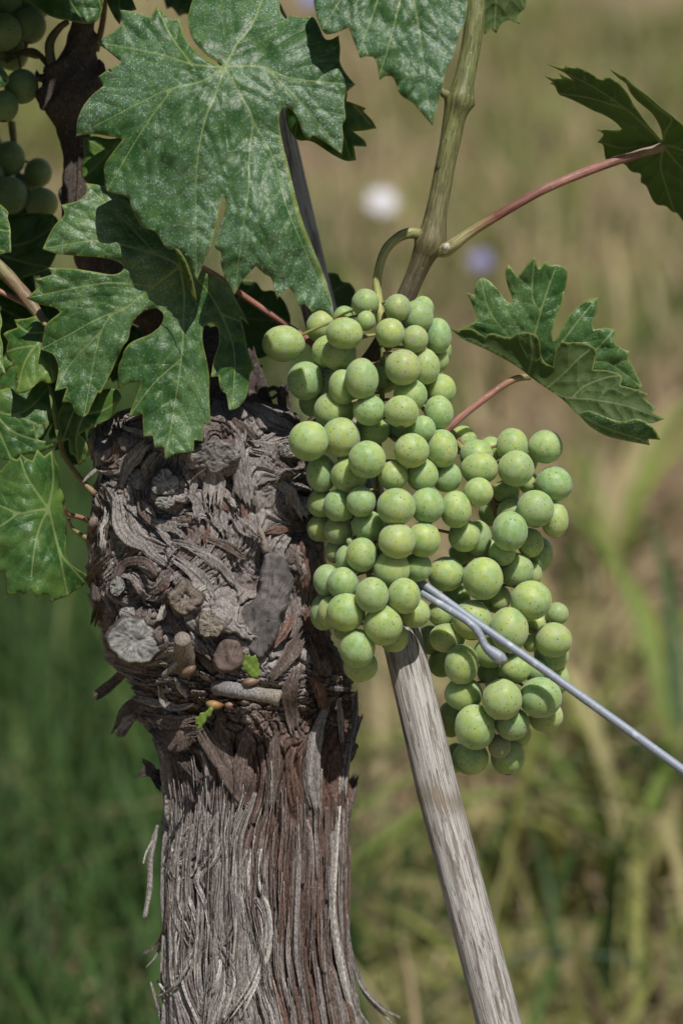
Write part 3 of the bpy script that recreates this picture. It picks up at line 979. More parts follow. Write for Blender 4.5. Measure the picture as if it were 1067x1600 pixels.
# strips that have come loose and hang clear of the trunk
LOOSE = [([(246, 1290, 0), (236, 1340, -6), (234, 1390, -10), (226, 1436, -16)], (3, 5, 4.5, 3), GREY),
         ([(242, 1310, 0), (230, 1330, -6), (224, 1350, -10)], (2.5, 2, 1), PALE),
         ([(262, 1370, 0), (264, 1420, -6), (250, 1470, -12), (222, 1492, -14)], (3, 4, 4, 2), BROWN),
         ([(262, 1440, 0), (246, 1490, -8), (228, 1512, -10)], (2, 2.5, 1), GREY),
         ([(258, 1400, 0), (255, 1460, -8), (252, 1522, -12)], (2, 2.5, 1.5), GREY),
         ([(300, 1500, -4), (274, 1540, -14), (248, 1558, -18)], (2.5, 3, 1.5), PALE),
         ([(236, 1534, -6), (244, 1562, -8), (256, 1606, -6)], (1.5, 3, 2.5), GREY),
         ([(244, 1530, -8), (256, 1546, -8), (268, 1560, -6)], (1.5, 2.5, 2), PALE),
         ([(540, 1430, 0), (548, 1490, -6), (566, 1540, -10), (596, 1574, -12), (626, 1590, -12)], (4, 4, 4, 3, 1.5), GREY),
         ([(552, 1505, -2), (572, 1556, -8), (600, 1586, -8), (612, 1600, -8)], (2, 3, 2.5, 1.2), PALE),
         ([(520, 1300, 0), (516, 1380, -5), (526, 1470, -7), (548, 1560, -6), (584, 1620, -6)], (4, 6, 7, 7, 4), GREY),
         ([(530, 1260, 0), (524, 1340, -4), (520, 1430, -7), (536, 1530, -6), (560, 1610, -4)], (3, 5, 5, 5, 4), PALE)]
for k, (pth, hf, c) in enumerate(LOOSE):
    strip(pth, hf, (2, 4, 4), c, 'bark_strip', 24, 4, 0.3, 0.5, 1.8, 700 + k)

# finest fibres: too thin to pick apart
FV, FF, FC = [], [], []
nb = 0
for k in range(230):
    y0 = random.uniform(1180, 1590)
    cl, cr = np.interp(y0, OY, OL), np.interp(y0, OY, OR)
    x0 = random.uniform(cl, cl + 190) if random.random() < 0.75 else random.uniform(cl, cr)
    L = random.uniform(25, 130)
    t = np.linspace(0, 1, 9)
    yy = y0 + L * t
    u0 = math.asin(max(-1, min(1, (x0 - (cl + cr) / 2) / ((cr - cl) / 2)))) * 165
    xx = bark_x(u0 + flow(np.full(9, u0), yy) - flow(np.array([u0]), yy[:1]) + random.uniform(-8, 8) * t * t, yy)
    dd = surf(xx, yy) - 2 - random.uniform(1, 9) * np.sin(np.pi * t) - random.uniform(0, 9) * t
    V, F = tube_geo(W(xx, yy, dd * 0.24), np.linspace(0.8, 0.35, 9) * random.uniform(0.6, 1.3) * PX, 4)
    FV.append(V)
    FF += [[q + nb for q in f] for f in F]
    FC.append(np.tile(np.array(random.choice([PALE, GREY, BROWN])) * random.uniform(.8, 1.2), (len(V), 1)))
    nb += len(V)
tag(mesh_obj('bark_fibre', np.concatenate(FV), FF, M_BARK, trunk, np.concatenate(FC)), kind='stuff')


# ---------------- pruning scars, cut faces and stubs on the head
def knot(x, y, r, sq, rise, col, rim, seed, name='pruning_scar', tilt=(0, 0), hole=0.0):
    """cut end of a pruned spur: a ragged disc with growth rings and radial cracks"""
    na, nr = 56, 18
    a = np.linspace(0, 2 * np.pi, na, endpoint=False)
    rr = np.concatenate([np.linspace(0.04, 1, nr), [1.06, 1.12, 1.16]])
    V, C = [], []
    out = r * (1 + 0.24 * noise(np.cos(a) * 1.5 + seed, np.sin(a) * 1.5, 50) + 0.05 * noise(np.cos(a) * 6 + seed, np.sin(a) * 6, 51))
    d0 = float(np.median(surf(np.array([x - r / 2, x, x + r / 2]), np.array([y, y, y]))))
    for q, f in enumerate(rr):
        X, Y = x + np.cos(a) * out * f, y + np.sin(a) * out * f * sq
        ring = 0.25 * math.sin(f * 26 + 1.3 * seed)
        cr = np.exp(-(np.abs(noise(a * 5.2 + 0.5 * f, np.full(na, seed * 3.0 + f * 0.6), 52)) / 0.16) ** 2) * sstep(0.12, 0.5, np.float64(f))
        drop = 0 if q < nr else (2.5, 9, 20)[q - nr]
        D = d0 - rise + ring - 1.2 * f * f * -1 + 2.4 * cr + drop + 1.4 * noise(X / 5, Y / 5, 53) + hole * np.exp(-(f / 0.26) ** 2)
        D = D + tilt[0] * np.cos(a) * f * r + tilt[1] * np.sin(a) * f * r
        V.append(W(X, Y, D * 0.24))
        cc = np.array(col) if q < nr else np.array(rim)
        k = (1 + 0.07 * math.sin(f * 30 + seed)) * (1 - 0.55 * cr) * (1 + 0.25 * noise(X / 7, Y / 7, 55))
        C.append(cc[None, :] * np.asarray(k)[:, None] * np.ones((na, 1)))
    n = len(rr)
    F = grid_faces(n, na, True)[:, ::-1].tolist() + [list(range(na))]
    tl = len(rr)
    return mesh_obj(name, np.concatenate(V), F, M_CUT, trunk, np.concatenate(C),
                    attrs={'gx': np.tile(np.cos(a) * 9, tl), 'gy': np.tile(np.sin(a) * 9, tl), 'gz': np.repeat(rr * r * 0.045 + seed, na)})


LICH = (0.265, 0.265, 0.25)
knot(258, 755, 20, 0.92, 20, (0.29, 0.28, 0.265), BROWN, 1)
knot(258, 786, 14, 0.62, 16, (0.30, 0.30, 0.27), BROWN, 2)
knot(184, 917, 11, 1.3, 23, LICH, DARK, 3, tilt=(-0.25, 0))
knot(212, 1002, 38, 0.92, 25, LICH, BROWN, 4, hole=5)
knot(199, 960, 12, 0.9, 20, (0.33, 0.33, 0.31), BROWN, 5)
knot(290, 934, 24, 1.0, 13, (0.20, 0.165, 0.135), BROWN, 6, hole=13)
knot(330, 976, 18, 1.1, 15, (0.26, 0.225, 0.185), BROWN, 7)
knot(334, 712, 36, 0.62, 17, (0.25, 0.235, 0.225), GREY, 8, tilt=(0, 0.25))
knot(470, 790, 20, 0.72, 24, (0.30, 0.285, 0.275), BROWN, 9, tilt=(-0.5, -0.2))
knot(448, 702, 17, 0.7, 25, (0.36, 0.34, 0.33), BROWN, 10, tilt=(0.1, 0.3))


def plate(name, outline, rise, col, seed, edge_drop=16, mat=None, thick=1.0):
    """a smooth sawn face of old wood: outline read off the photograph, cracks, rounded edge"""
    pts = np.array(outline, float)
    pts = densify(round_corners(pts, 70), 3.0)
    V2, F, d = triangulate(pts, 3.0)
    x, y = V2[:, 0], V2[:, 1]
    cx_, cy_ = pts.mean(0)
    dd = np.full(len(x), float(np.mean(surf(pts[:, 0], pts[:, 1])))) * 0.5 + 0.5 * surf(np.full_like(x, cx_) * 0.6 + x * 0.4, np.full_like(y, cy_) * 0.6 + y * 0.4)
    crk = np.exp(-(np.abs(noise(x / 34 + seed, y / 40, 60)) / 0.022) ** 2) * (noise(x / 30, y / 30, 64) > -0.1)
    ring = np.sin(np.hypot(x - cx_, (y - cy_ - 18) * 0.8) * 0.55 + 2 * noise(x / 20, y / 20, 61))
    D = dd - rise + 3.5 * crk + 0.2 * ring + 1.2 * noise(x / 9, y / 9, 62) + edge_drop * (1 - sstep(0, 4.5, d))
    c = np.array(col)[None, :] * (1 + 0.10 * ring - 0.8 * crk + 0.45 * noise(x / 28, y / 28, 63))[:, None]
    A = W(x, y, D * 0.24)
    bd = np.where(d < 0.6)[0]
    B = W(x, y, (D + edge_drop + 10) * 0.24)
    m = len(x)
    Fr = F[:, ::-1]
    allF = [list(map(int, f)) for f in F] + [[int(q) + m for q in f] for f in Fr]
    an_ = np.arctan2(y - cy_ - 18, x - cx_)
    rd_ = np.hypot(y - cy_ - 18, x - cx_)
    return mesh_obj(name, np.concatenate([A, B]), allF, mat or M_CUT, trunk, np.concatenate([c, c]),
                    attrs={'gx': np.tile(np.cos(an_) * 12, 2), 'gy': np.tile(np.sin(an_) * 12, 2), 'gz': np.tile(rd_ * 0.04, 2)})


# ---------------- outline helpers (leaves and cut faces)
def round_corners(p, sharp=100):
    """rounds blunt corners, keeps teeth sharp"""
    for _ in range(2):
        out = []
        n = len(p)
        for k in range(n):
            a, b, c = p[k - 1], p[k], p[(k + 1) % n]
            u, v = a - b, c - b
            ang = math.degrees(math.acos(np.clip((u @ v) / (np.linalg.norm(u) * np.linalg.norm(v) + 1e-9), -1, 1)))
            if ang > sharp:
                out += [b + u * 0.22, b + v * 0.22]
            else:
                out.append(b)
        p = np.array(out)
    return p


def densify(p, step):
    out = []
    for k in range(len(p)):
        a, b = p[k], p[(k + 1) % len(p)]
        n = max(1, int(np.linalg.norm(b - a) / step))
        for q in range(n):
            out.append(a + (b - a) * q / n)
    return np.array(out)


def inside(poly, x, y):
    if x.size < 400:                   # few points: all edges at once
        a, b = poly, np.roll(poly, -1, 0)
        dy = np.where(a[:, 1] == b[:, 1], 1e-12, b[:, 1] - a[:, 1])
        up = (a[:, 1][None] > y[:, None]) != (b[:, 1][None] > y[:, None])
        return ((up & (x[:, None] < (b[:, 0] - a[:, 0])[None] * (y[:, None] - a[:, 1][None]) / dy[None] + a[:, 0][None])).sum(1) % 2) == 1
    r = np.zeros(x.shape, bool)
    n = len(poly)
    for k in range(n):
        x1, y1 = poly[k]
        x2, y2 = poly[(k + 1) % n]
        if y1 == y2:
            continue
        hit = ((y1 > y) != (y2 > y)) & (x < (x2 - x1) * (y - y1) / (y2 - y1) + x1)
        r ^= hit
    return r


def dist_to(pts, x, y):
    d = np.full(x.shape, 1e9)
    for k in range(0, len(pts), 200):
        q = pts[k:k + 200]
        d = np.minimum(d, np.hypot(x[:, None] - q[None, :, 0], y[:, None] - q[None, :, 1]).min(1))
    return d


def triangulate(poly, step, extra=None):
    """poly dense outline -> verts (px), triangles wound towards the lens, distance to outline"""
    lo, hi = poly.min(0), poly.max(0)
    gx, gy = np.meshgrid(np.arange(lo[0], hi[0], step), np.arange(lo[1], hi[1], step))
    gx[::2] += step / 2
    gx, gy = gx.ravel() + rng.uniform(-.2, .2, gx.size) * step, gy.ravel() + rng.uniform(-.2, .2, gy.size) * step
    m = inside(poly, gx, gy)
    gx, gy = gx[m], gy[m]
    m = dist_to(poly, gx, gy) > step * 0.7
    gx, gy = gx[m], gy[m]
    ip = np.stack([gx, gy], 1)
    if extra is not None and len(extra):
        m = dist_to(extra, gx, gy) > step * 0.6
        ip = np.concatenate([extra, ip[m]])
    P = np.concatenate([poly, ip])
    n = len(poly)
    E = [(k, (k + 1) % n) for k in range(n)]
    r = delaunay_2d_cdt([Vector((float(a), float(-b))) for a, b in P], E, [], 1, 1e-4)
    V = np.array([(v.x, -v.y) for v in r[0]])
    F = np.array([f for f in r[2] if len(f) == 3], int)
    c = V[F].mean(1)
    F = F[inside(poly, c[:, 0], c[:, 1])]
    d = dist_to(poly, V[:, 0], V[:, 1])
    return V, F, d


plate('sawn_face', zoomed(310, 820, 4.64, [(470, 200), (530, 190), (600, 225), (660, 290), (655, 330), (690, 370), (690, 450), (660, 520), (650, 610), (595, 660), (600, 720), (570, 830), (520, 910), (450, 1000), (340, 900), (310, 800), (220, 800), (200, 720), (240, 650), (330, 590), (420, 530), (440, 440), (440, 360), (465, 290)]),
      19, (0.125, 0.113, 0.110), 3)
plate('sawn_face', zoomed(310, 820, 4.64, [(130, 850), (200, 815), (300, 830), (330, 920), (340, 1020), (260, 1075), (150, 1080), (110, 1030), (95, 970)]),
      13, (0.125, 0.092, 0.078), 5)
plate('dead_spur', zoomed(310, 820, 4.64, [(430, 20), (450, 10), (480, 60), (500, 130), (530, 200), (460, 215), (455, 130)]), 21, (0.25, 0.205, 0.17), 6, 8)
dead = tube('cut_spur', [(292, 1046, -5, 15), (289, 1026, -11, 15.5), (286, 1008, -16, 14), (285, 997, -19, 12.5)], M_BARK, trunk, 18, 20,
            [(0.17, 0.14, 0.11), (0.22, 0.18, 0.14), (0.26, 0.22, 0.19)], 0.08)
tube('cut_spur', [(340, 1074, -2, 13), (360, 1077, -8, 12), (395, 1083, -11, 11), (424, 1088, -12, 11.5), (436, 1091, -12, 13), (438, 1092, -12, 9)], M_BARK, trunk, 30, 22,
     [(0.22, 0.20, 0.20), (0.25, 0.24, 0.245), (0.27, 0.26, 0.26), (0.26, 0.235, 0.20), (0.28, 0.25, 0.20)], 0.08)
tube('bud', [(380, 1070, -10, 4), (388, 1066, -13, 7), (398, 1064, -13, 5.5), (406, 1062, -12, 2)], M_STEM, trunk, 14, 12, [(0.17, 0.10, 0.075), (0.26, 0.18, 0.13), (0.16, 0.07, 0.05)])
tube('bud', [(284, 1056, -12, 2), (291, 1051, -15, 6.5), (300, 1045, -16, 5.5), (306, 1041, -14, 1.5)], M_STEM, trunk, 12, 12, [(0.15, 0.095, 0.07), (0.20, 0.13, 0.09), (0.13, 0.08, 0.06)])
tube('bud', [(324, 1099, -14, 3), (331, 1101, -17, 7), (340, 1102, -17, 6), (349, 1102, -14, 2)], M_STEM, trunk, 14, 14, [(0.28, 0.33, 0.12), (0.36, 0.22, 0.09), (0.30, 0.15, 0.07), (0.2, 0.09, 0.055)])
tube('bud', [(353, 1102, -14, 3), (358, 1102, -17, 5), (363, 1102, -14, 2)], M_STEM, trunk, 10, 12, [(0.24, 0.13, 0.09), (0.22, 0.13, 0.1)])
tube('twig', [(256, 1056, -6, 5), (270, 1042, -10, 4), (286, 1026, -12, 3)], M_BARK, trunk, 14, 10, [GREY, PALE])
tube('twig', [(150, 735, 6, 4), (138, 745, 2, 3), (130, 754, 0, 1.5)], M_BARK, trunk, 12, 8, [GREY, GREY])

# ---------------- arms above the head (in the canopy's shade)
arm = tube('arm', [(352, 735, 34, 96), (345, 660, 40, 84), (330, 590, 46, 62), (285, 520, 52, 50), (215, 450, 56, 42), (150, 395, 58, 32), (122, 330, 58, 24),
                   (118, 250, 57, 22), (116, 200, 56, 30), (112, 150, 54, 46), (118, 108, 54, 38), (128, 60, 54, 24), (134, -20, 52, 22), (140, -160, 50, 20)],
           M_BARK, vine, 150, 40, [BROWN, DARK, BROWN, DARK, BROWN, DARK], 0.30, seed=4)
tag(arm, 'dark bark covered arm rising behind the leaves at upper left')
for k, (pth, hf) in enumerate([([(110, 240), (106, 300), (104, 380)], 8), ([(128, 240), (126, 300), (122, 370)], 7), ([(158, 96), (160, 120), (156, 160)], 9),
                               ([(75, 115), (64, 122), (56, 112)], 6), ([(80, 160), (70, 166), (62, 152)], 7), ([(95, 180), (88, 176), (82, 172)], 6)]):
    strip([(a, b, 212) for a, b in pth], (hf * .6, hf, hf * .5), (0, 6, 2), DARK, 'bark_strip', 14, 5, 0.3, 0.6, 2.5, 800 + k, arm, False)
for k, (pth, hf) in enumerate([([(392, 545), (408, 600), (432, 690)], 9), ([(375, 540), (388, 610), (400, 690)], 9), ([(350, 600), (358, 640), (372, 680)], 10)]):
    strip([(a, b, 140) for a, b in pth], (hf * .6, hf, hf * .8), (0, 6, 2), DARK, 'bark_strip', 14, 5, 0.3, 0.6, 2.5, 820 + k, arm, False)
# dried stalks and tendrils between arm and grapes
for pth in ([(444, 700, 36, 6), (442, 650, 34, 7), (440, 612, 33, 8), (444, 604, 33, 4)], [(440, 612, 33, 4), (428, 606, 31, 4), (418, 612, 31, 3), (424, 622, 32, 2.5), (436, 614, 33, 2)],
            [(440, 612, 33, 4), (450, 600, 32, 4), (448, 612, 32, 2.5), (442, 616, 33, 2)], [(456, 690, 36, 3), (455, 650, 36, 3.5), (450, 610, 35, 3)],
            [(470, 680, 36, 2), (466, 655, 35, 2.2), (455, 640, 36, 2.5)], [(408, 570, 40, 2), (412, 595, 38, 2), (418, 615, 37, 2)]):
    tube('dried_stalk', pth, M_BARK, vine, 24, 8, [DARK, BROWN], 0.15)

# ================================================================== leaves
def tps(ctrl):
    c = np.array(ctrl, float)
    P, z = c[:, :2] / 100.0, c[:, 2]
    n = len(P)
    def U(r2):
        return np.where(r2 > 0, r2 * np.log(r2 + 1e-12), 0)
    r2 = ((P[:, None] - P[None]) ** 2).sum(-1)
    K = np.zeros((n + 3, n + 3))
    K[:n, :n] = U(r2) + np.eye(n) * 0.05
    K[:n, n] = 1
    K[:n, n + 1:] = P
    K[n:, :n] = K[:n, n:].T
    s = np.linalg.solve(K, np.concatenate([z, np.zeros(3)]))
    def f(x, y):
        q = np.stack([x, y], -1) / 100.0
        r = ((q[..., None, :] - P) ** 2).sum(-1)
        return U(r) @ s[:n] + s[n] + q[..., 0] * s[n + 1] + q[..., 1] * s[n + 2]
    return f


def vein_points(poly, veins, step=3.0):
    prim, sec = [], []
    dense = []
    for v in veins:
        v = np.array(v, float)
        L = np.linalg.norm(np.diff(v, axis=0), axis=1).sum()
        d = spline(np.c_[v, np.zeros(len(v))], max(4, int(L / step)))[:, :2]
        d = d[inside(poly, d[:, 0], d[:, 1])]
        if len(d) > 2:
            dense.append(d)
            prim.append(d)
    P = np.concatenate(prim)
    r = np.random.default_rng(len(P))
    for d in dense:
        L = len(d) * step
        T = np.gradient(d, axis=0)
        side = 1
        pos = 16.0
        while pos < L - 14:
            k = int(pos / step)
            if k >= len(d):
                break
            for sg in (side, -side) if r.random() < 0.55 else (side,):
                t = T[k] / (np.linalg.norm(T[k]) + 1e-9)
                a = sg * math.radians(r.uniform(42, 56))
                dr = np.array([t[0] * math.cos(a) - t[1] * math.sin(a), t[0] * math.sin(a) + t[1] * math.cos(a)])
                p = d[k].copy()
                br = []
                mx = min(0.75 * (L - pos) + 22, 120)
                for q in range(int(mx / step)):
                    a2 = -sg * 0.012
                    dr = np.array([dr[0] * math.cos(a2) - dr[1] * math.sin(a2), dr[0] * math.sin(a2) + dr[1] * math.cos(a2)])
                    p = p + dr * step
                    if not inside(poly, p[:1], p[1:])[0]:
                        break
                    if q > 4 and np.hypot(P[:, 0] - p[0], P[:, 1] - p[1]).min() < 5:
                        break
                    br.append(p.copy())
                if len(br) > 3:
                    sec.append(np.array(br))
            side = -side
            pos += r.uniform(20, 32)
    return prim, sec


def leaf(outline, veins, ctrl, up=True, residue=0.5, warm=0.3, label=None, step=4.0, name='leaf', parent=None, wave=1.0, quilt=1.0, sharp=100, seed=0, thick=0.00028, pale=None):
    poly = densify(round_corners(np.array(outline, float), sharp), step)
    prim, sec = vein_points(poly, veins) if veins else ([], [])
    allv = np.concatenate(prim + sec) if prim else np.zeros((0, 2))
    if len(allv):                      # thin out points that crowd each other or the rim
        allv = allv[dist_to(poly, allv[:, 0], allv[:, 1]) > 1.5]
        keep, cellset = [], set()
        for q, p in enumerate(allv):
            c = (int(p[0] / 1.5), int(p[1] / 1.5))
            if c not in cellset:
                cellset.add(c)
                keep.append(q)
        allv = allv[keep]
    V, F, e = triangulate(poly, step, allv)
    x, y = V[:, 0], V[:, 1]
    v1 = dist_to(np.concatenate(prim), x, y) if prim else np.full(len(x), 99.0)
    v2 = dist_to(np.concatenate(sec), x, y) if sec else np.full(len(x), 99.0)
    if prim:                           # ribs taper from the stalk outwards
        j0 = np.array(veins[0][0], float)
        v1 = v1 / np.clip(1.45 - np.hypot(x - j0[0], y - j0[1]) / 260, 0.55, 1.45)
    if pale is not None:               # margin that rolls over and shows its pale side
        e = np.where(dist_to(densify(np.array(pale, float), 4.0), x, y) < 26, e * 0.36, e)
    d = tps(ctrl)(x, y)
    s = 1 if up else -1
    q = np.minimum(np.minimum(v1, 1.3 * v2), 14) / 14
    d = d - s * quilt * 0.75 * (1 - (1 - q) ** 2) * np.minimum(e / 8, 1)
    d = d + wave * (1.5 * noise(x / 75 + seed, y / 75, 70) + 0.7 * noise(x / 30 + seed, y / 30, 71) + 0.35 * noise(x / 13, y / 13 + seed, 72))
    d = d + wave * 0.9 * noise(x / 18 + seed, y / 18, 73) * (1 - sstep(0, 14, e))
    o = mesh_obj(name, W(x, y, d), F, [M_LU, M_LL] if up else [M_LL, M_LU], parent or vine,
                 attrs={'v1': v1, 'v2': v2, 'edge': e})
    md = o.modifiers.new('thickness', 'SOLIDIFY')
    md.thickness = thick
    md.offset = -1
    md.material_offset = 1
    md.material_offset_rim = 0
    o.color = (residue, warm, 0, 1)
    if label:
        o['label'] = label
    return o


# -- the large leaf over the head
A_OUT = [(346, 103), (318, 91), (293, 67), (284, 42), (279, 26), (268, 33), (246, 9), (236, 27), (212, 18), (188, 15), (191, 40), (170, 54), (150, 66), (170, 80), (190, 97),
         (170, 108), (153, 120), (162, 134), (142, 150), (128, 169), (120, 190), (119, 213), (140, 209), (160, 211), (193, 217), (176, 238), (162, 258), (163, 278), (165, 299),
         (182, 303), (202, 307), (204, 323), (222, 358), (243, 359), (260, 391), (282, 388), (296, 412), (308, 438), (320, 408), (330, 384), (336, 362), (341, 335), (346, 312), (349, 306), (354, 312), (353, 326),
         (344, 352), (338, 372), (335, 388), (347, 394), (344, 411), (352, 436), (366, 461), (380, 436), (400, 416), (412, 428), (424, 433), (428, 450), (433, 468), (443, 456), (451, 449), (459, 457), (467, 479), (476, 474), (489, 489), (499, 483), (510, 488), (523, 500),
         (518, 466), (508, 432), (490, 390), (470, 338), (456, 281), (445, 236), (437, 200), (436, 178), (442, 169), (452, 168), (463, 180), (470, 200), (475, 213), (484, 218), (488, 211), (508, 222), (534, 241), (537, 215), (534, 195), (541, 186), (537, 160), (540, 145), (555, 132),
         (540, 115), (530, 97), (532, 76), (529, 55), (518, 62), (507, 62), (498, 40), (490, 25), (470, 27), (456, 22), (446, 30), (436, 15), (440, -8), (420, -30), (390, -42), (350, -46), (322, -38), (306, -16), (298, 8), (292, 32), (299, 60), (322, 86), (347, 100)]
A_V = [[(351, 106), (336, 150), (321, 186), (309, 247), (306, 315), (307, 432)], [(352, 106), (374, 146), (394, 186), (390, 240), (388, 300), (378, 370), (368, 452)],
       [(394, 186), (427, 247), (447, 320), (480, 400), (520, 492)], [(353, 104), (390, 103), (416, 107), (450, 121), (500, 128), (550, 132)], [(353, 102), (371, 67), (394, 39), (415, -15)],
       [(349, 107), (315, 127), (270, 138), (230, 155), (122, 211)], [(270, 138), (225, 200), (168, 296)], [(348, 105), (300, 100), (247, 84), (153, 66)], [(300, 100), (270, 60), (247, 14)],
       [(416, 107), (470, 160), (532, 236)]]
leafA = leaf(A_OUT, A_V, [(350, 105, -24), (120, 210, -14), (150, 66, -10), (250, 15, -10), (308, 436, -29), (165, 298, -22), (366, 460, -33), (433, 466, -32), (523, 500, -28), (450, 260, -26), (345, 310, -31), (550, 132, -23), (534, 240, -24), (500, 40, -18), (400, -40, 4), (310, 240, -31), (420, 330, -35), (490, 395, -28)],
             True, 1.0, 0.2, 'large broad leaf dusted with pale spray residue over the trunk head', 4.0, seed=1, pale=[(446, 236), (456, 281), (470, 338), (490, 390), (508, 432), (490, 390), (470, 338), (456, 281)])
tube('petiole', [(351, 104, -22, 5), (346, 96, -6, 6), (338, 70, 18, 6), (330, 20, 34, 6), (325, -70, 46, 7)], M_STEM, leafA, 24, 10, [(0.30, 0.33, 0.12), (0.32, 0.22, 0.12)])
# -- deeply cut leaf below it
B_OUT = [(296, 402), (276, 384), (250, 352), (214, 316), (172, 292), (150, 288), (134, 286), (137, 301), (124, 314), (97, 320), (103, 336), (84, 352), (67, 389), (84, 396), (118, 400), (157, 402), (181, 407), (194, 415), (192, 424), (178, 430), (150, 425), (114, 419), (76, 418), (82, 429), (54, 437), (64, 446), (42, 466), (62, 476), (86, 480), (95, 488), (71, 506), (68, 525), (64, 546), (85, 553), (92, 574), (90, 592), (86, 611), (105, 606), (97, 629), (112, 628), (117, 644), (124, 650), (132, 652), (139, 645),
         (142, 637), (153, 613), (157, 615), (173, 585), (181, 566), (188, 552), (193, 540), (202, 530), (205, 508), (220, 488), (244, 480), (257, 490), (253, 508), (236, 522), (212, 531), (202, 537), (193, 549), (191, 560), (184, 572), (185, 607), (205, 598), (221, 598), (211, 624), (201, 652), (223, 647), (224, 682), (239, 680), (242, 700), (257, 698), (258, 719), (275, 708), (303, 706), (304, 687), (318, 690), (317, 663), (330, 664), (327, 624), (328, 586), (322, 557), (316, 530), (318, 510), (331, 503), (343, 513), (343, 537), (334, 561), (330, 589), (342, 588), (344, 610), (354, 615), (358, 641), (374, 638), (388, 617), (390, 585), (397, 575), (388, 553),
         (383, 522), (376, 496), (389, 507), (379, 486), (366, 462), (354, 442), (338, 431), (318, 426)]
B_V = [[(282, 416), (240, 448), (201, 478), (160, 515), (132, 648)], [(201, 478), (150, 500), (110, 522), (66, 545)], [(282, 417), (288, 460), (287, 500), (284, 560), (272, 640), (259, 714)], [(283, 417), (318, 446), (345, 490), (366, 550), (364, 634)],
       [(280, 414), (245, 398), (205, 386), (150, 376), (70, 388)], [(240, 448), (195, 443), (150, 444), (46, 465)], [(284, 560), (240, 600), (204, 648)], [(245, 398), (190, 340), (138, 292)], [(160, 515), (110, 570), (88, 608)], [(345, 490), (370, 500), (386, 505)]]
leafB = leaf(B_OUT, B_V, [(282, 416, -16), (68, 388, -9), (134, 290, -5), (45, 465, -9), (66, 545, -9), (131, 650, -15), (88, 608, -12), (258, 717, -19), (202, 650, -16), (317, 688, -16), (360, 638, -7), (393, 578, 0), (385, 500, 3), (285, 560, -15), (180, 570, -13), (330, 540, -10), (240, 490, -12), (250, 360, -9)],
             True, 0.75, 0.6, 'deeply cut leaf with open gaps hanging over the trunk top', 4.0, seed=3)
tube('petiole', [(284, 416, -15, 4), (300, 412, -2, 5), (340, 432, 16, 5), (372, 456, 22, 5), (436, 500, 26, 5.5), (488, 536, 29, 6), (530, 565, 30, 6)], M_STEM, leafB, 40, 12, [(0.28, 0.22, 0.11), (0.26, 0.12, 0.085), (0.27, 0.125, 0.095), (0.26, 0.11, 0.085), (0.22, 0.12, 0.07)])
leaf([(272, 388), (280, 390), (292, 410), (302, 440), (307, 470), (300, 462), (292, 440), (283, 418)], None, [(274, 390, -33), (306, 468, -32), (285, 410, -33.5), (296, 440, -33)], False, 0, 0, None, 4, 'folded_tooth', leafA, 0.2, 0, seed=4)

# -- blurred leaf at the top, nearest the lens
C_OUT = zoomed(480, 0, 1.818, [(20, -60), (18, 20), (45, 100), (80, 95), (118, 78), (150, 165), (172, 158), (196, 165), (205, 228), (222, 215), (246, 218), (262, 272), (300, 290), (322, 318), (355, 357), (368, 305), (384, 245), (394, 200), (418, 155), (430, 100), (450, 62), (458, -20), (440, -150), (330, -220), (200, -230), (90, -160)])
leafC = leaf(C_OUT, [[(620, -90), (650, 20), (672, 188)], [(620, -90), (590, 0), (558, 90)], [(620, -90), (560, -40), (500, 50)], [(620, -90), (690, -30), (722, 30)], [(635, -40), (610, 60), (592, 120)]],
             [(620, -90, -28), (675, 190, -40), (500, 50, -32), (730, 0, -36), (560, -110, -26), (600, 120, -38), (690, -110, -30)], True, 0.95, 0.1, 'soft focus leaf hanging from the top edge beside the shoot', 4.5, seed=5)
tube('petiole', [(620, -90, -33, 5), (650, -120, -20, 6), (720, -130, 10, 6), (742, -90, 24, 6)], M_STEM, leafC, 20, 10, [(0.3, 0.3, 0.12), (0.34, 0.18, 0.12)])

# -- tip of a leaf behind the shoot
leafC2 = leaf([(744, -30), (750, 20), (757, 54), (766, 44), (775, 52), (783, 36), (796, 30), (812, 38), (808, 22), (823, 12), (820, -30), (800, -90), (760, -100)], [[(780, -95), (776, -20), (772, 48)], [(780, -95), (800, -40), (818, 10)]],
              [(780, -95, 36), (757, 52, 30), (823, 10, 34), (780, -20, 28)], False, 0.2, 0, 'small leaf tip behind the shoot at the top edge', 4, seed=6)
tube('petiole', [(780, -95, 36, 4), (770, -130, 32, 4), (748, -150, 26, 5)], M_STEM, leafC2, 12, 8, [(0.3, 0.3, 0.12), (0.34, 0.2, 0.12)])

# -- leaf behind the large one
leafR = leaf(zoomed(360, 150, 3.811, [(640, -140), (700, -20), (690, 30), (750, 52), (806, 74), (792, 92), (842, 142), (868, 192), (800, 206), (732, 212), (805, 268), (810, 300), (735, 298), (748, 382), (690, 392), (600, 346), (480, 262), (400, 270), (350, 205), (320, 110), (380, -60), (500, -180)]),
             [[(500, 110), (540, 150), (580, 196)], [(500, 110), (530, 190), (548, 250)], [(500, 110), (470, 170), (460, 215)], [(500, 110), (540, 120), (572, 168)]],
             [(500, 110, 8), (585, 196, 12), (550, 250, 14), (450, 180, 16), (500, 100, 6), (540, 120, 8)], True, 0.1, 0.2, 'shaded leaf peeping out behind the large dusted leaf', 4, seed=7)
tube('petiole', [(500, 110, 9, 4), (478, 90, 24, 5), (440, 20, 38, 5), (400, -70, 46, 6)], M_STEM, leafR, 14, 8, [(0.25, 0.28, 0.1), (0.3, 0.2, 0.12)])

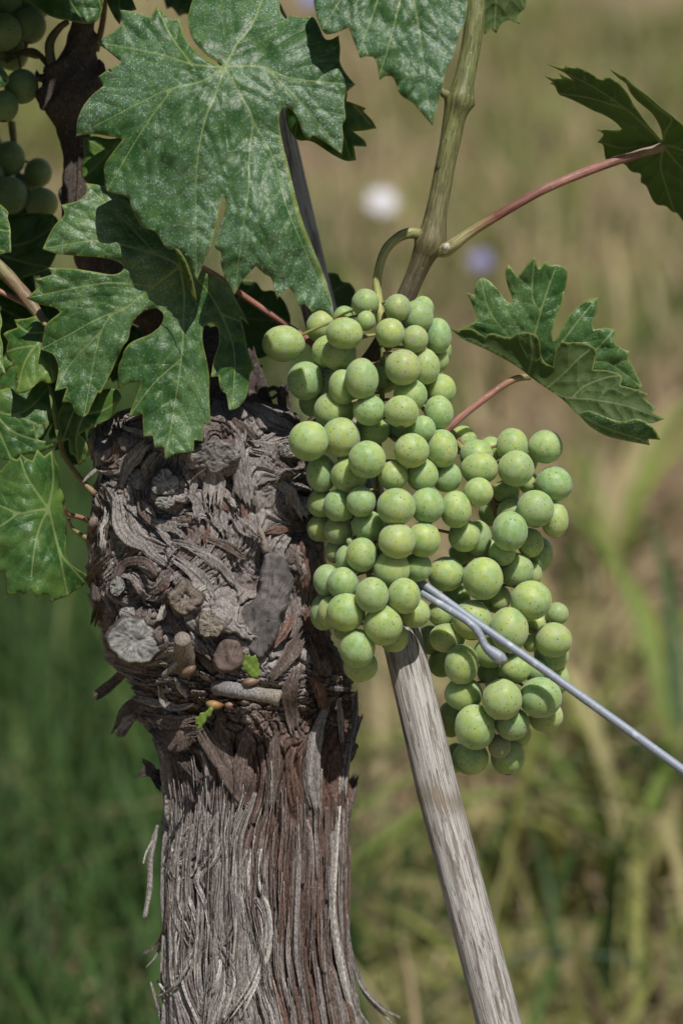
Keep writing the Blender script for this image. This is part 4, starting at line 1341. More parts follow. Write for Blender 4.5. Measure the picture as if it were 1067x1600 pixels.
# -- leaf at the upper right, seen from beneath against the light
D_OUT = zoomed(840, 80, 4.70, [(65, 88), (130, 112), (200, 128), (196, 100), (240, 122), (292, 130), (276, 112), (340, 136), (400, 165), (440, 195), (478, 216), (500, 184), (560, 210), (610, 255), (650, 300), (690, 370), (740, 450), (800, 530), (860, 600), (905, 655), (914, 650), (908, 590), (884, 530), (842, 460), (782, 410), (722, 362), (672, 300), (648, 236), (600, 205), (556, 166), (528, 134), (580, 158), (640, 192), (662, 205), (722, 262), (830, 345), (900, 410), (980, 470), (1067, 545), (1150, 620), (1300, 700), (1380, 900), (1280, 1150), (1140, 1330),
                              (1067, 1255), (1020, 1184), (985, 1184), (940, 1134), (868, 1132), (830, 1080), (796, 985), (750, 966), (762, 898), (680, 888), (640, 830), (580, 815), (505, 808), (490, 770), (480, 682), (438, 672), (490, 612), (436, 578), (500, 574), (590, 588), (616, 574), (570, 520), (480, 465), (410, 440), (300, 380), (200, 335), (150, 322), (125, 250), (88, 240), (112, 232), (48, 180), (112, 196), (180, 206), (155, 165), (215, 196), (258, 216), (200, 160), (130, 128)])
def zz(ox, oy, s, *v):
    return [zoomed(ox, oy, s, q) for q in v]
D_V = zz(840, 80, 4.70, [(918, 690), (850, 610), (650, 430), (400, 260), (70, 100)], [(918, 690), (800, 690), (620, 710), (450, 670)], [(918, 690), (930, 600), (980, 500), (880, 420), (650, 215)], [(918, 690), (1000, 800), (1100, 900), (1300, 1100)], [(918, 690), (1020, 710), (1200, 800), (1370, 890)], [(918, 690), (900, 850), (940, 1000), (1000, 1180)], [(650, 430), (400, 350), (160, 310)])
leafD = leaf(D_OUT, D_V, [(1035, 227, 14), (854, 98, -18), (952, 108, -15), (935, 205, 6), (1067, 200, 5), (1120, 270, 24), (1067, 345, 44), (1000, 290, 30), (930, 160, -5), (1080, 360, 48)], False, 0.2, 0.1, 'leaf at upper right edge seen from below on a long red stalk', 4, wave=0.8, seed=8, sharp=80)
tube('petiole', [(680, 388, 18, 12), (694, 391, 15, 12), (708, 383, 13, 10.5), (728, 368, 12, 8.5), (770, 341, 10, 7.6), (850, 296, 9, 7.2), (940, 259, 10, 7.4), (1000, 239, 12, 8), (1036, 228, 14, 9)], M_STEM, leafD, 60, 14,
     [(0.24, 0.24, 0.10), (0.34, 0.31, 0.15), (0.20, 0.085, 0.06), (0.22, 0.10, 0.08), (0.33, 0.17, 0.14), (0.27, 0.12, 0.10), (0.21, 0.12, 0.08), (0.21, 0.18, 0.09)])

# -- cupped leaf right of the grapes: back lobes, folded-up front half (underside) and a turned flap
def z8(p):
    return zoomed(690, 390, 3.049, p)
E_BACK = z8([(60, 385), (100, 374), (170, 338), (158, 290), (118, 204), (160, 218), (154, 170), (190, 127), (230, 150), (275, 200), (308, 246), (328, 256), (338, 232), (310, 165), (299, 100), (318, 69), (362, 130), (400, 75), (440, 36), (462, 88), (496, 54), (512, 76), (560, 69), (602, 94), (592, 170), (572, 260), (540, 335), (524, 405), (530, 432), (548, 420), (572, 370), (620, 290), (680, 242), (746, 226), (742, 290), (716, 352), (724, 380), (782, 371), (828, 380), (818, 452), (894, 487), (882, 515), (908, 552), (930, 600), (956, 652), (930, 668), (860, 660), (720, 640), (600, 640), (500, 640), (410, 590), (300, 510), (200, 455), (110, 415)])
leafE = leaf(E_BACK, zz(690, 390, 3.049, [(420, 590), (440, 420), (470, 300), (500, 200), (545, 80)], [(420, 590), (330, 430), (230, 300), (185, 140)], [(420, 590), (540, 480), (640, 350), (735, 235)], [(420, 590), (640, 560), (780, 540), (945, 650)], [(470, 300), (430, 220), (440, 50)], [(640, 560), (730, 480), (815, 390)]),
             [(826, 586, 16), (700, 516, 10), (750, 435, 7), (835, 405, 5), (880, 420, 7), (930, 468, 9), (960, 518, 10), (1000, 605, 14), (860, 540, 10), (900, 580, 12), (790, 540, 11)], True, 0.42, 0.35, 'cupped leaf with a pink stalk standing right of the grapes', 4, seed=9)
leaf(z8([(40, 377), (90, 385), (140, 372), (205, 420), (232, 394), (320, 426), (352, 401), (402, 392), (450, 404), (468, 450), (470, 508), (492, 544), (528, 560), (540, 482), (572, 430), (592, 446), (660, 440), (736, 468), (730, 530), (718, 572), (780, 574), (840, 588), (862, 608), (848, 646), (920, 664), (984, 690), (964, 710), (1018, 754), (1004, 776), (1060, 806), (1000, 828), (900, 816), (820, 820), (740, 800), (660, 800), (580, 716), (500, 662), (420, 607), (380, 572), (310, 527), (200, 470), (100, 428)]),
     zz(690, 390, 3.049, [(410, 605), (560, 695), (720, 715), (880, 745), (1040, 805)], [(500, 660), (580, 590), (650, 520), (700, 480)], [(620, 705), (680, 650), (780, 610), (850, 600)], [(410, 600), (430, 500), (420, 400)]),
     [(826, 590, 10), (702, 514, 6), (800, 522, 3), (838, 522, 1), (880, 540, 1), (930, 545, 1), (965, 590, -3), (1036, 655, -9), (950, 655, -6), (890, 640, -1), (1000, 640, -8)], False, 0, 0, None, 4, 'folded_half', leafE, 0.7, 1.3, seed=10)
leaf(z8([(648, 784), (664, 772), (705, 765), (780, 798), (860, 826), (920, 800), (985, 828), (1022, 868), (1038, 906), (982, 903), (988, 932), (880, 912), (780, 890), (700, 842)]),
     zz(690, 390, 3.049, [(655, 785), (780, 850), (980, 915)]), [(905, 645, -3), (940, 660, -9), (1000, 665, -12), (1028, 686, -13), (960, 685, -6), (1012, 694, -10)], True, 0.8, 0.2, None, 3.5, 'turned_flap', leafE, 0.5, 0.6, seed=11)
tube('petiole', [(690, 682, 12, 6), (705, 665, 11, 6), (735, 640, 11, 5.5), (780, 606, 13, 5.5), (805, 592, 14, 5.5), (828, 588, 15, 6)], M_STEM, leafE, 30, 12,
     [(0.32, 0.135, 0.11), (0.38, 0.19, 0.16), (0.31, 0.14, 0.115), (0.28, 0.15, 0.09), (0.22, 0.20, 0.08)])

# -- leaves at the left
def z4(p):
    return zoomed(0, 480, 3.335, p)
leafF = leaf(z4([(-60, 880), (0, 860), (40, 812), (60, 780), (90, 796), (112, 765), (140, 790), (172, 800), (196, 738), (232, 778), (276, 744), (290, 800), (312, 832), (310, 940), (326, 955), (342, 1000), (334, 1040), (350, 1130), (348, 1200), (344, 1290), (372, 1345), (460, 1396), (440, 1450), (400, 1470), (350, 1510), (300, 1522), (270, 1538), (246, 1494), (190, 1512), (162, 1458), (132, 1502), (90, 1490), (38, 1500), (28, 1380), (0, 1382), (-60, 1360), (-150, 1250), (-170, 1100), (-120, 950)]),
             zz(0, 480, 3.335, [(255, 1050), (215, 1130), (185, 1240), (165, 1400)], [(258, 1052), (285, 1170), (315, 1300), (356, 1505)], [(250, 1050), (180, 1060), (100, 1072), (-10, 1030), (-100, 1000)], [(250, 1045), (190, 960), (140, 880), (105, 780)], [(256, 1040), (280, 900), (270, 760)], [(285, 1170), (330, 1300), (440, 1430)], [(100, 1072), (20, 1130), (-100, 1200)]),
             [(76, 795, -12), (0, 740, -6), (30, 715, -10), (50, 740, -16), (82, 704, -4), (92, 760, -2), (103, 840, -4), (136, 900, 4), (82, 940, -14), (50, 880, -20), (10, 895, -16), (-30, 820, -10), (100, 880, -14)], True, 0.24, 0.75, 'leaf at the left edge beside the trunk head, lowest of all', 4, seed=12)
tube('petiole', [(77, 793, -10, 4), (86, 770, 4, 4.5), (104, 801, 16, 4), (125, 808, 20, 4), (146, 817, 24, 4.5)], M_STEM, leafF, 24, 10, [(0.3, 0.3, 0.12), (0.32, 0.18, 0.12), (0.30, 0.16, 0.11)])
leafG = leaf(z4([(75, 64), (140, 60), (190, 42), (205, 70), (245, 110), (210, 180), (250, 240), (292, 262), (300, 330), (292, 392), (252, 400), (212, 380), (140, 450), (80, 446), (86, 360), (74, 292), (38, 272), (32, 222), (46, 176), (18, 150), (24, 130), (94, 106)]),
             zz(0, 480, 3.335, [(260, 130), (190, 200), (130, 290), (95, 430)], [(260, 130), (150, 130), (80, 80)], [(190, 200), (110, 210), (40, 230)], [(260, 130), (260, 250), (280, 380)]),
             [(78, 520, 2), (22, 500, 4), (10, 560, 4), (30, 610, -4), (86, 596, -2), (55, 560, -3)], True, 0.22, 1.0, 'small yellowish leaf left of the cut leaf with a rusty tip', 4, seed=13)
tube('petiole', [(78, 519, 3, 4), (66, 500, 14, 4), (52, 482, 22, 4.5), (0, 455, 24, 4.5), (-40, 440, 26, 5)], M_STEM, leafG, 24, 10, [(0.3, 0.28, 0.12), (0.36, 0.20, 0.14), (0.34, 0.17, 0.12)])
leafH = leaf(z4([(-120, 500), (-60, 440), (0, 432), (40, 420), (70, 425), (82, 446), (140, 478), (168, 420), (222, 380), (262, 400), (272, 480), (266, 600), (238, 642), (232, 605), (180, 612), (192, 690), (240, 700), (300, 705), (290, 735), (240, 740), (200, 770), (150, 760), (60, 800), (0, 790), (-90, 760), (-150, 640)]),
             zz(0, 480, 3.335, [(-60, 520), (60, 560), (160, 520), (255, 420)], [(-60, 520), (60, 640), (180, 690), (290, 715)], [(60, 560), (150, 590), (240, 630)], [(-60, 520), (20, 700), (60, 790)]),
             [(-20, 640, 8), (20, 610, 6), (75, 605, 8), (72, 670, 4), (86, 695, 6), (20, 715, 4), (40, 650, 4)], True, 0.26, 0.9, 'crumpled leaf at the left edge above the lowest leaf', 4, seed=14)
tube('petiole', [(-18, 636, 9, 4), (-40, 620, 20, 4), (-60, 560, 30, 4)], M_STEM, leafH, 12, 8, [(0.3, 0.3, 0.12), (0.34, 0.2, 0.12)])
leaf(z4([(254, 410), (268, 400), (285, 460), (302, 540), (320, 640), (316, 715), (298, 690), (282, 600), (268, 520)]), [[(78, 604), (86, 650), (92, 690)]], [(78, 602, 1), (94, 690, 2), (84, 640, -1), (90, 640, 0)], False, 0, 0, None, 3.5, 'folded_margin', leafH, 0.2, 0.3, seed=15)
leafI = leaf(z4([(300, 560), (330, 500), (420, 470), (520, 430), (610, 420), (640, 470), (600, 520), (582, 580), (505, 610), (500, 628), (470, 630), (414, 662), (445, 690), (462, 745), (440, 800), (410, 822), (390, 770), (364, 765), (358, 688), (320, 704), (310, 640)]),
             zz(0, 480, 3.335, [(500, 450), (440, 560), (400, 680), (412, 810)], [(500, 450), (400, 520), (330, 690)], [(440, 560), (530, 540), (600, 500)]),
             [(150, 615, 0), (95, 670, 4), (123, 722, 2), (175, 640, -4), (135, 670, -1)], True, 0.15, 0.5, 'shaded leaf tucked between the cut leaf and the trunk head', 4, seed=16)
tube('petiole', [(150, 615, 1, 4), (130, 640, 14, 4), (96, 692, 18, 4.5), (120, 741, 16, 4.5), (149, 772, 14, 5)], M_STEM, leafI, 24, 10, [(0.28, 0.26, 0.1), (0.25, 0.22, 0.09), (0.22, 0.16, 0.08)])
leafJ = leaf([(-60, 300), (-20, 308), (0, 318), (15, 331), (12, 340), (17, 352), (18, 394), (4, 396), (-40, 410), (-80, 360)], [[(-60, 360), (-20, 356), (16, 362)], [(-40, 358), (-10, 385), (10, 394)]],
             [(-60, 360, 6), (17, 352, 2), (0, 320, 8), (10, 394, 0)], True, 0.8, 0.2, 'dusted leaf margin poking in at the left edge, level with the flower', 4, seed=17)
leafK = leaf([(-50, 460), (-10, 470), (0, 484), (5, 505), (0, 520), (6, 540), (4, 562), (10, 585), (0, 580), (-30, 600), (-60, 540)], [[(-50, 520), (-20, 530), (8, 580)]], [(-50, 520, -4), (5, 505, -6), (9, 583, -10), (-20, 480, 2)], True, 0.6, 0.2, 'narrow leaf margin poking in at the left edge, mid height', 4, seed=18)
leafL = leaf([(-60, 80), (-20, 90), (0, 98), (16, 122), (10, 134), (-4, 138), (-50, 150)], [[(-60, 115), (-10, 118), (14, 124)]], [(-60, 115, 2), (15, 122, -2), (0, 138, 0), (0, 95, 4)], True, 0.6, 0.2, 'leaf tip poking in at the left edge before the dark grapes', 4, seed=19)
leafM = leaf([(20, -10), (62, 14), (75, 24), (92, 30), (112, 33), (138, 38), (152, 34), (160, 20), (164, -10), (150, -70), (60, -90), (10, -60)], [[(90, -85), (100, -20), (132, 36)], [(90, -85), (140, -40), (160, 15)]], [(90, -85, 4), (62, 14, 8), (138, 38, -10), (162, 10, -6), (100, -20, -8)], True, 0.7, 0.1, 'dusted leaf edge along the top left above the dark arm', 4, seed=20)
leafN = leaf([(164, -20), (168, 6), (178, 26), (188, 38), (192, 20), (214, 15), (204, -10), (190, -50), (170, -50)], [[(185, -45), (188, 34)]], [(185, -45, 30), (188, 38, 24), (214, 15, 28)], True, 0.1, 0.1, 'dark leaf point at the top edge left of the large leaf', 4, seed=21)
leafO = leaf([(-40, 330), (20, 335), (60, 332), (92, 336), (95, 380), (80, 420), (50, 430), (20, 440), (-30, 430)], [[(-30, 390), (40, 380), (92, 350)], [(-30, 390), (40, 410), (78, 418)]], [(-30, 390, 62), (92, 340, 66), (50, 430, 60)], True, 0.1, 0.1, 'dark shaded leaf behind the left stems', 4.5, seed=22)
leafP = leaf([(350, 430), (368, 438), (384, 436), (402, 440), (410, 456), (428, 452), (446, 472), (456, 500), (448, 536), (424, 552), (402, 562), (390, 545), (360, 540), (330, 500), (330, 450)], [[(340, 500), (390, 498), (450, 505)], [(340, 500), (380, 530), (402, 558)], [(340, 500), (370, 470), (402, 442)]],
             [(340, 500, 52), (450, 500, 58), (402, 558, 48), (390, 440, 60)], False, 0.1, 0.1, 'dark leaf in shadow behind the pink stalk and the stake', 4.5, seed=23)
leafQ = leaf(zoomed(360, 150, 3.811, [(560, 1060), (600, 1050), (640, 1056), (664, 1108), (715, 1110), (748, 1165), (742, 1235), (690, 1290), (600, 1300), (500, 1250)]), [[(500, 470), (530, 450), (553, 440)], [(500, 470), (530, 480), (552, 478)]], [(500, 475, 66), (555, 440, 70), (540, 490, 66)], False, 0.1, 0.1, 'dark rounded leaf just behind the topmost grapes', 4.5, seed=24)
leafS = leaf([(130, 215), (150, 212), (170, 218), (192, 214), (180, 250), (160, 300), (130, 282), (126, 262), (132, 245)], [[(185, 222), (160, 250), (132, 278)], [(170, 238), (150, 225), (136, 216)]], [(185, 222, 6), (130, 278, 10), (132, 220, 14)], True, 0.15, 0.5, 'small dull leaf showing between the dark arm and the large leaf', 4, seed=25)

# deeper leaves that fill the shade at the left
for k, (x0, y0, dd0, sc0, rz) in enumerate([(40, 560, 72, 0.62, 0.3), (150, 520, 84, 0.6, -0.5), (-20, 470, 90, 0.7, 0.9), (90, 650, 70, 0.45, 0.1), (240, 560, 66, 0.5, 0.6), (-30, 250, 118, 0.55, 0.2), (-50, 60, 112, 0.7, 1.2), (20, 380, 100, 0.5, 0.0)]):
    o2 = leafB.copy()
    COL.objects.link(o2)
    p = Wv(x0, y0, dd0)
    ORIGIN[o2.name] = p
    o2.parent = vine
    o2.location = p - ORIGIN[vine.name]
    o2.rotation_euler = (-0.4, rz, 0.2 * k - 0.4)
    o2.scale = (sc0, sc0, sc0)
    o2.color = (0.1, 0.2, 0, 1)
    o2['label'] = 'dim leaf deep in the shade behind the left hand leaves'

# tiny new leaves sprouting from the trunk
YL = newmat('young_leaf')
gq = G(YL[1])
pq = gq.n('BsdfPrincipled', i={'Base Color': (0.21, 0.32, 0.06), 'Roughness': 0.5})
tq = gq.n('BsdfTranslucent', i={'Color': (0.25, 0.38, 0.04)})
YL[1].links.new(gq.n('MixShader', i={0: 0.3, 1: pq.outputs[0], 2: tq.outputs[0]}).outputs[0], YL[2].inputs[0])
for out, dp, lab in ((zoomed(310, 820, 4.64, [(345, 925), (352, 950), (372, 940), (380, 960), (402, 950), (415, 940), (420, 965), (432, 975), (430, 995), (444, 1010), (440, 1040), (452, 1080), (430, 1108), (395, 1112), (370, 1095), (345, 1060), (328, 1050), (322, 1010), (330, 985), (332, 950)]), -14, 'tiny bright green new leaf on the trunk'),
                     (zoomed(140, 1040, 4.85, [(950, 300), (935, 340), (920, 380), (890, 395), (880, 430), (860, 450), (840, 485), (815, 480), (830, 450), (800, 445), (810, 420), (800, 400), (830, 385), (840, 360), (875, 355), (900, 330), (930, 300)]), -17, 'tiny pale green sprout below the cut spur')):
    p = np.array(out)
    V, F, e = triangulate(densify(p, 2.0), 2.0)
    x, y = V[:, 0], V[:, 1]
    dd = dp + 0.3 * noise(x / 6, y / 6, 90) + 0.06 * (p[:, 1].max() - y) * -1
    o = mesh_obj('new_leaf', W(x, y, dd), F, YL[0], vine)
    o['label'] = lab
    md = o.modifiers.new('thickness', 'SOLIDIFY')
    md.thickness = 0.0003

# unseen vine leaves added off frame to shade arms, grapes, stake and grass
rc = random.Random(21)
SHADE_LEAVES = [(620, -375, -45), (60, -250, 60), (-70, -240, 84), (170, -260, 90), (20, -250, 124), (-250, 90, 60), (-260, 260, 90), (-230, -60, 30), (520, -320, 4), (420, -370, 2), (270, -330, 8), (150, -350, 0), (20, -320, -20), (-90, -290, -28), (-200, -120, -10), (-260, 150, 10), (-250, 420, 20), (100, -420, 10), (330, -420, 14),
          (-40, -380, 20)] + [(rc.uniform(-160, 360), rc.uniform(-540, -330), rc.uniform(2, 40)) for _ in range(14)] + [(rc.uniform(-520, -260), rc.uniform(-200, 420), rc.uniform(-120, 110)) for _ in range(12)]
for k in range(58):
    if k < len(SHADE_LEAVES):
        cx0, cy0, dp = SHADE_LEAVES[k]
    else:
        cx0, cy0, dp = rc.uniform(-600, 420), rc.uniform(-1250, -480), rc.uniform(-10, 120)
    s, rot = rc.uniform(0.8, 1.05), rc.uniform(-0.5, 0.5)
    o2 = leafA.copy()
    o2.data = leafA.data
    COL.objects.link(o2)
    p = Wv(cx0, cy0, dp)
    ORIGIN[o2.name] = p
    o2.parent = vine
    o2.location = p - ORIGIN[vine.name]
    o2.rotation_euler = (rc.uniform(-0.5, 0.2), rot, rc.uniform(-0.5, 0.5))
    o2.scale = (s, s, s)
    if k == 0:
        o2.rotation_euler = (0, 0, 0)
        o2.scale = (0.9, 0.9, 0.9)
    del o2['label']

# ================================================================== shoot
shoot = tube('shoot', [(470, 700, 44, 24), (530, 630, 40, 20), (590, 550, 32, 17), (628, 478, 24, 16), (650, 428, 21, 16), (664, 396, 19, 20), (672, 382, 18, 27), (676, 366, 18, 22), (682, 330, 18, 17), (692, 275, 18, 16), (704, 215, 18, 16.5), (712, 175, 18, 19), (718, 157, 18, 26), (722, 140, 18, 19), (730, 100, 19, 16), (740, 40, 20, 16), (744, -20, 22, 16), (748, -160, 26, 15), (742, -400, 34, 13), (700, -800, 40, 8)],
             M_STEM, vine, 130, 22, [(0.11, 0.085, 0.065), (0.11, 0.085, 0.065), (0.105, 0.08, 0.065), (0.14, 0.125, 0.06), (0.145, 0.15, 0.058), (0.135, 0.15, 0.055), (0.14, 0.155, 0.058), (0.12, 0.145, 0.05), (0.14, 0.17, 0.06), (0.14, 0.17, 0.06), (0.14, 0.17, 0.06), (0.14, 0.17, 0.06), (0.14, 0.17, 0.06)], 0.05)
tag(shoot, 'green and brown shoot with swollen joints rising above the grapes')
for pth, c in (([(700, 150, 17, 8), (692, 145, 14, 6), (690, 138, 13, 2)], (0.2, 0.22, 0.1)), ([(694, 392, 12, 5), (697, 386, 8, 7), (700, 380, 8, 2)], (0.5, 0.48, 0.40))):
    tube('bud', pth, M_STEM, shoot, 10, 10, [c, c])
lateral = tube('shoot', [(-60, 370, 30, 10), (0, 418, 24, 11), (30, 450, 20, 10.5), (44, 468, 18, 11), (62, 494, 16, 8), (80, 520, 14, 6)], M_STEM, vine, 40, 14,
               [(0.20, 0.17, 0.09), (0.22, 0.20, 0.10), (0.20, 0.13, 0.08), (0.25, 0.22, 0.12)], 0.06)
tag(lateral, 'short brown green side shoot at the left edge')
tube('shoot', [(146, 846, 26, 5), (130, 838, 24, 4), (112, 824, 22, 3.5), (108, 812, 20, 3)], M_STEM, vine, 14, 8, [(0.24, 0.2, 0.1), (0.3, 0.28, 0.14)])
tube('bud', [(140, 830, 20, 4), (146, 818, 17, 8), (150, 808, 17, 5)], M_BARK, trunk, 10, 10, [(0.22, 0.16, 0.13), (0.25, 0.19, 0.16)])
tube('shoot', [(108, 170, 54, 16), (98, 150, 52, 9), (84, 110, 50, 8), (78, 70, 50, 8), (92, 45, 50, 6), (106, 34, 48, 5)], M_STEM, vine, 24, 10, [DARK, (0.12, 0.12, 0.05), (0.12, 0.10, 0.05)])
tube('shoot', [(150, 80, 54, 6), (160, 40, 52, 5), (164, 5, 50, 5), (168, -60, 48, 5)], M_STEM, vine, 20, 10, [(0.2, 0.12, 0.07), (0.22, 0.14, 0.08)])

# ================================================================== cane stake
SY = np.concatenate([np.linspace(-420, 900, 90), np.linspace(900, 1640, 170)[1:], np.linspace(1640, 3620, 80)[1:]])
SXr = np.interp(SY, [-420, 200, 430, 980, 1230, 1600, 3600], [320, 460, 513, 656, 716, 815, 1350])
SXw = np.interp(SY, [-420, 200, 480, 990, 1250, 1600, 3600], [40, 48, 56, 64, 67, 71, 88])
SD = np.interp(SY, [-420, 200, 500, 800, 1000, 1600, 3600], [84, 60, 44, 26, 13, -10, -86])
NODES = [(1248, 6.0), (640, 6.0), (60, 5.0), (1850, 6.5), (2450, 7), (3100, 7)]
node_at = sum(np.exp(-((SY - a) / 16) ** 2) for a, h in NODES)
bul = 0.5 * sum(np.exp(-((SY - a) / 12) ** 2) for a, h in NODES) - 0.25 * sum(np.exp(-((SY - a - 9) / 4) ** 2) for a, h in NODES)
ns = 64
an = np.linspace(0, 2 * np.pi, ns, endpoint=False)
AA, YY = np.meshgrid(an, SY)
Rr = (SXw / 2)[:, None] * (1 + 0.03 * bul[:, None] + 0.022 * noise(AA * 2.2, YY / 400, 80) + 0.010 * noise(AA * 8, YY / 90, 81) - 0.05 * np.exp(-(((AA - 4.3 - 0.12 * noise(YY / 200, YY * 0, 82))) / 0.04) ** 2))
SX = (SXr - SXw / 2)[:, None] + np.cos(AA) * Rr
SDp = SD[:, None] * 1.0 + np.sin(AA) * Rr * 0.24
SV = W(SX, YY, SDp)
stake = empty('cane_stake', (SV[-1].mean(0)[0], SV[-1].mean(0)[1], 0))
tag(stake, 'weathered grey cane stake leaning behind the grapes', 'stake')
nodew = np.clip(sum(np.exp(-((YY - a + 7 * np.sin(AA * 2)) / 19) ** 2) for a, h in NODES), 0, 1)
mesh_obj('pole', SV.reshape(-1, 3), grid_faces(len(SY), ns, True).tolist() + [list(range(ns))], M_CANE, stake,
         attrs={'u': (AA * 35).ravel(), 's': YY.ravel(), 'node': nodew.ravel()})
# ================================================================== wire
def z7(p):
    return [(640 + a / 4.104, 780 + b / 4.104, d, r) for a, b, d, r in p]
tail = z7([(622, 1036, -9.5, 3.5), (606, 1034, -10, 9.0), (560, 1006, -10, 10.3), (520, 975, -10, 8.9), (480, 940, -10, 6.5), (455, 880, -10, 6.2), (420, 825, -10, 6.2), (360, 775, -9, 6.2), (280, 725, -7, 6.2), (160, 650, -4, 6.2), (60, 585, -1, 6.2)])
loop = [(632, 903, 8, 6.2), (600, 890, 24, 6.2), (578, 886, 40, 6.2), (590, 892, 52, 6.2), (625, 893, 52, 6.2), (660, 892, 42, 6.2), (676, 902, 24, 6.2), (668, 906, 10, 6.2)]
loop = [(634, 903, 4, 6.2), (604, 893, 8, 6.2), (566, 885, 14, 6.2), (562, 880, 24, 6.2), (596, 880, 32, 6.2), (635, 882, 30, 6.2), (648, 886, 20, 6.2), (650, 896, 10, 6.2), (652, 906, 2, 6.2)]
main = [(660, 912, -2, 6.2), (700, 941, -5, 6.4), (760, 984, -8, 6.5), (850, 1047, -12, 6.7), (960, 1126, -17, 7.1), (1067, 1204, -22, 7.3), (1500, 1520, -42, 7.7), (2300, 2100, -80, 7.7)]
wire = tube('trellis_wire', tail + loop + main, M_WIRE, None, 260, 14, None, 0.02)
tag(wire, 'grey galvanised wire with a hooked end crossing the right hand grapes', 'wire')

# ================================================================== grapes
def ball(seed, nu=36, nv=24):
    th = np.linspace(0, np.pi, nv + 1)
    V = [(0, 0, 1.0)]
    for q in th[1:-1]:
        for p in np.linspace(0, 2 * np.pi, nu, endpoint=False):
            V.append((math.sin(q) * math.cos(p), math.sin(q) * math.sin(p), math.cos(q)))
    V.append((0, 0, -1.0))
    V = np.array(V)
    r = 1 + 0.018 * noise(V[:, 0] * 1.3 + seed, V[:, 1] * 1.3 + V[:, 2], 95) + 0.012 * noise(V[:, 2] * 1.7 + seed, V[:, 0] * 1.7, 96)
    V = V * r[:, None]
    V[:, 2] *= 1 + 0.02 * (V[:, 2] < 0)
    F = [[0, 1 + k, 1 + (k + 1) % nu] for k in range(nu)]
    for i in range(nv - 2):
        a, b = 1 + i * nu, 1 + (i + 1) * nu
        F += [[a + k, b + k, b + (k + 1) % nu, a + (k + 1) % nu] for k in range(nu)]
    l, a = len(V) - 1, 1 + (nv - 2) * nu
    F += [[l, a + (k + 1) % nu, a + k] for k in range(nu)]
    me = bpy.data.meshes.new('grape')
    me.from_pydata(V.tolist(), [], F)
    me.polygons.foreach_set('use_smooth', np.ones(len(me.polygons), bool))
    me.materials.append(M_GRAPE)
    return me


BALLS = [ball(k * 3.7) for k in range(5)]
CAMROT = cam.matrix_world.to_quaternion()


def relax(P, n=320):
    """keep the seen x, y of each berry, ease depths apart until berries only touch"""
    P = np.array(P, float)
    z = P[:, 4] / 0.24
    z0 = z.copy()
    r = (P[:, 2] + P[:, 3]) / 2
    dx, dy = P[:, None, 0] - P[None, :, 0], P[:, None, 1] - P[None, :, 1]
    R = (r[:, None] + r[None, :]) * 0.96
    h2 = R ** 2 - dx ** 2 - dy ** 2
    need = np.sqrt(np.maximum(h2, 0))
    np.fill_diagonal(need, 0)
    order = np.sign(z[:, None] - z[None, :])
    order[order == 0] = np.triu(np.ones_like(order), 1)[order == 0] - np.tril(np.ones_like(order), -1)[order == 0]
    for _ in range(n):
        dz = (z[:, None] - z[None, :]) * order
        lack = np.maximum(need - dz, 0) * order
        z = z + 0.22 * lack.sum(1) / np.maximum((lack != 0).sum(1), 1) * 1.0 + 0.01 * (z0 - z)
    P[:, 4] = z * 0.24
    return P


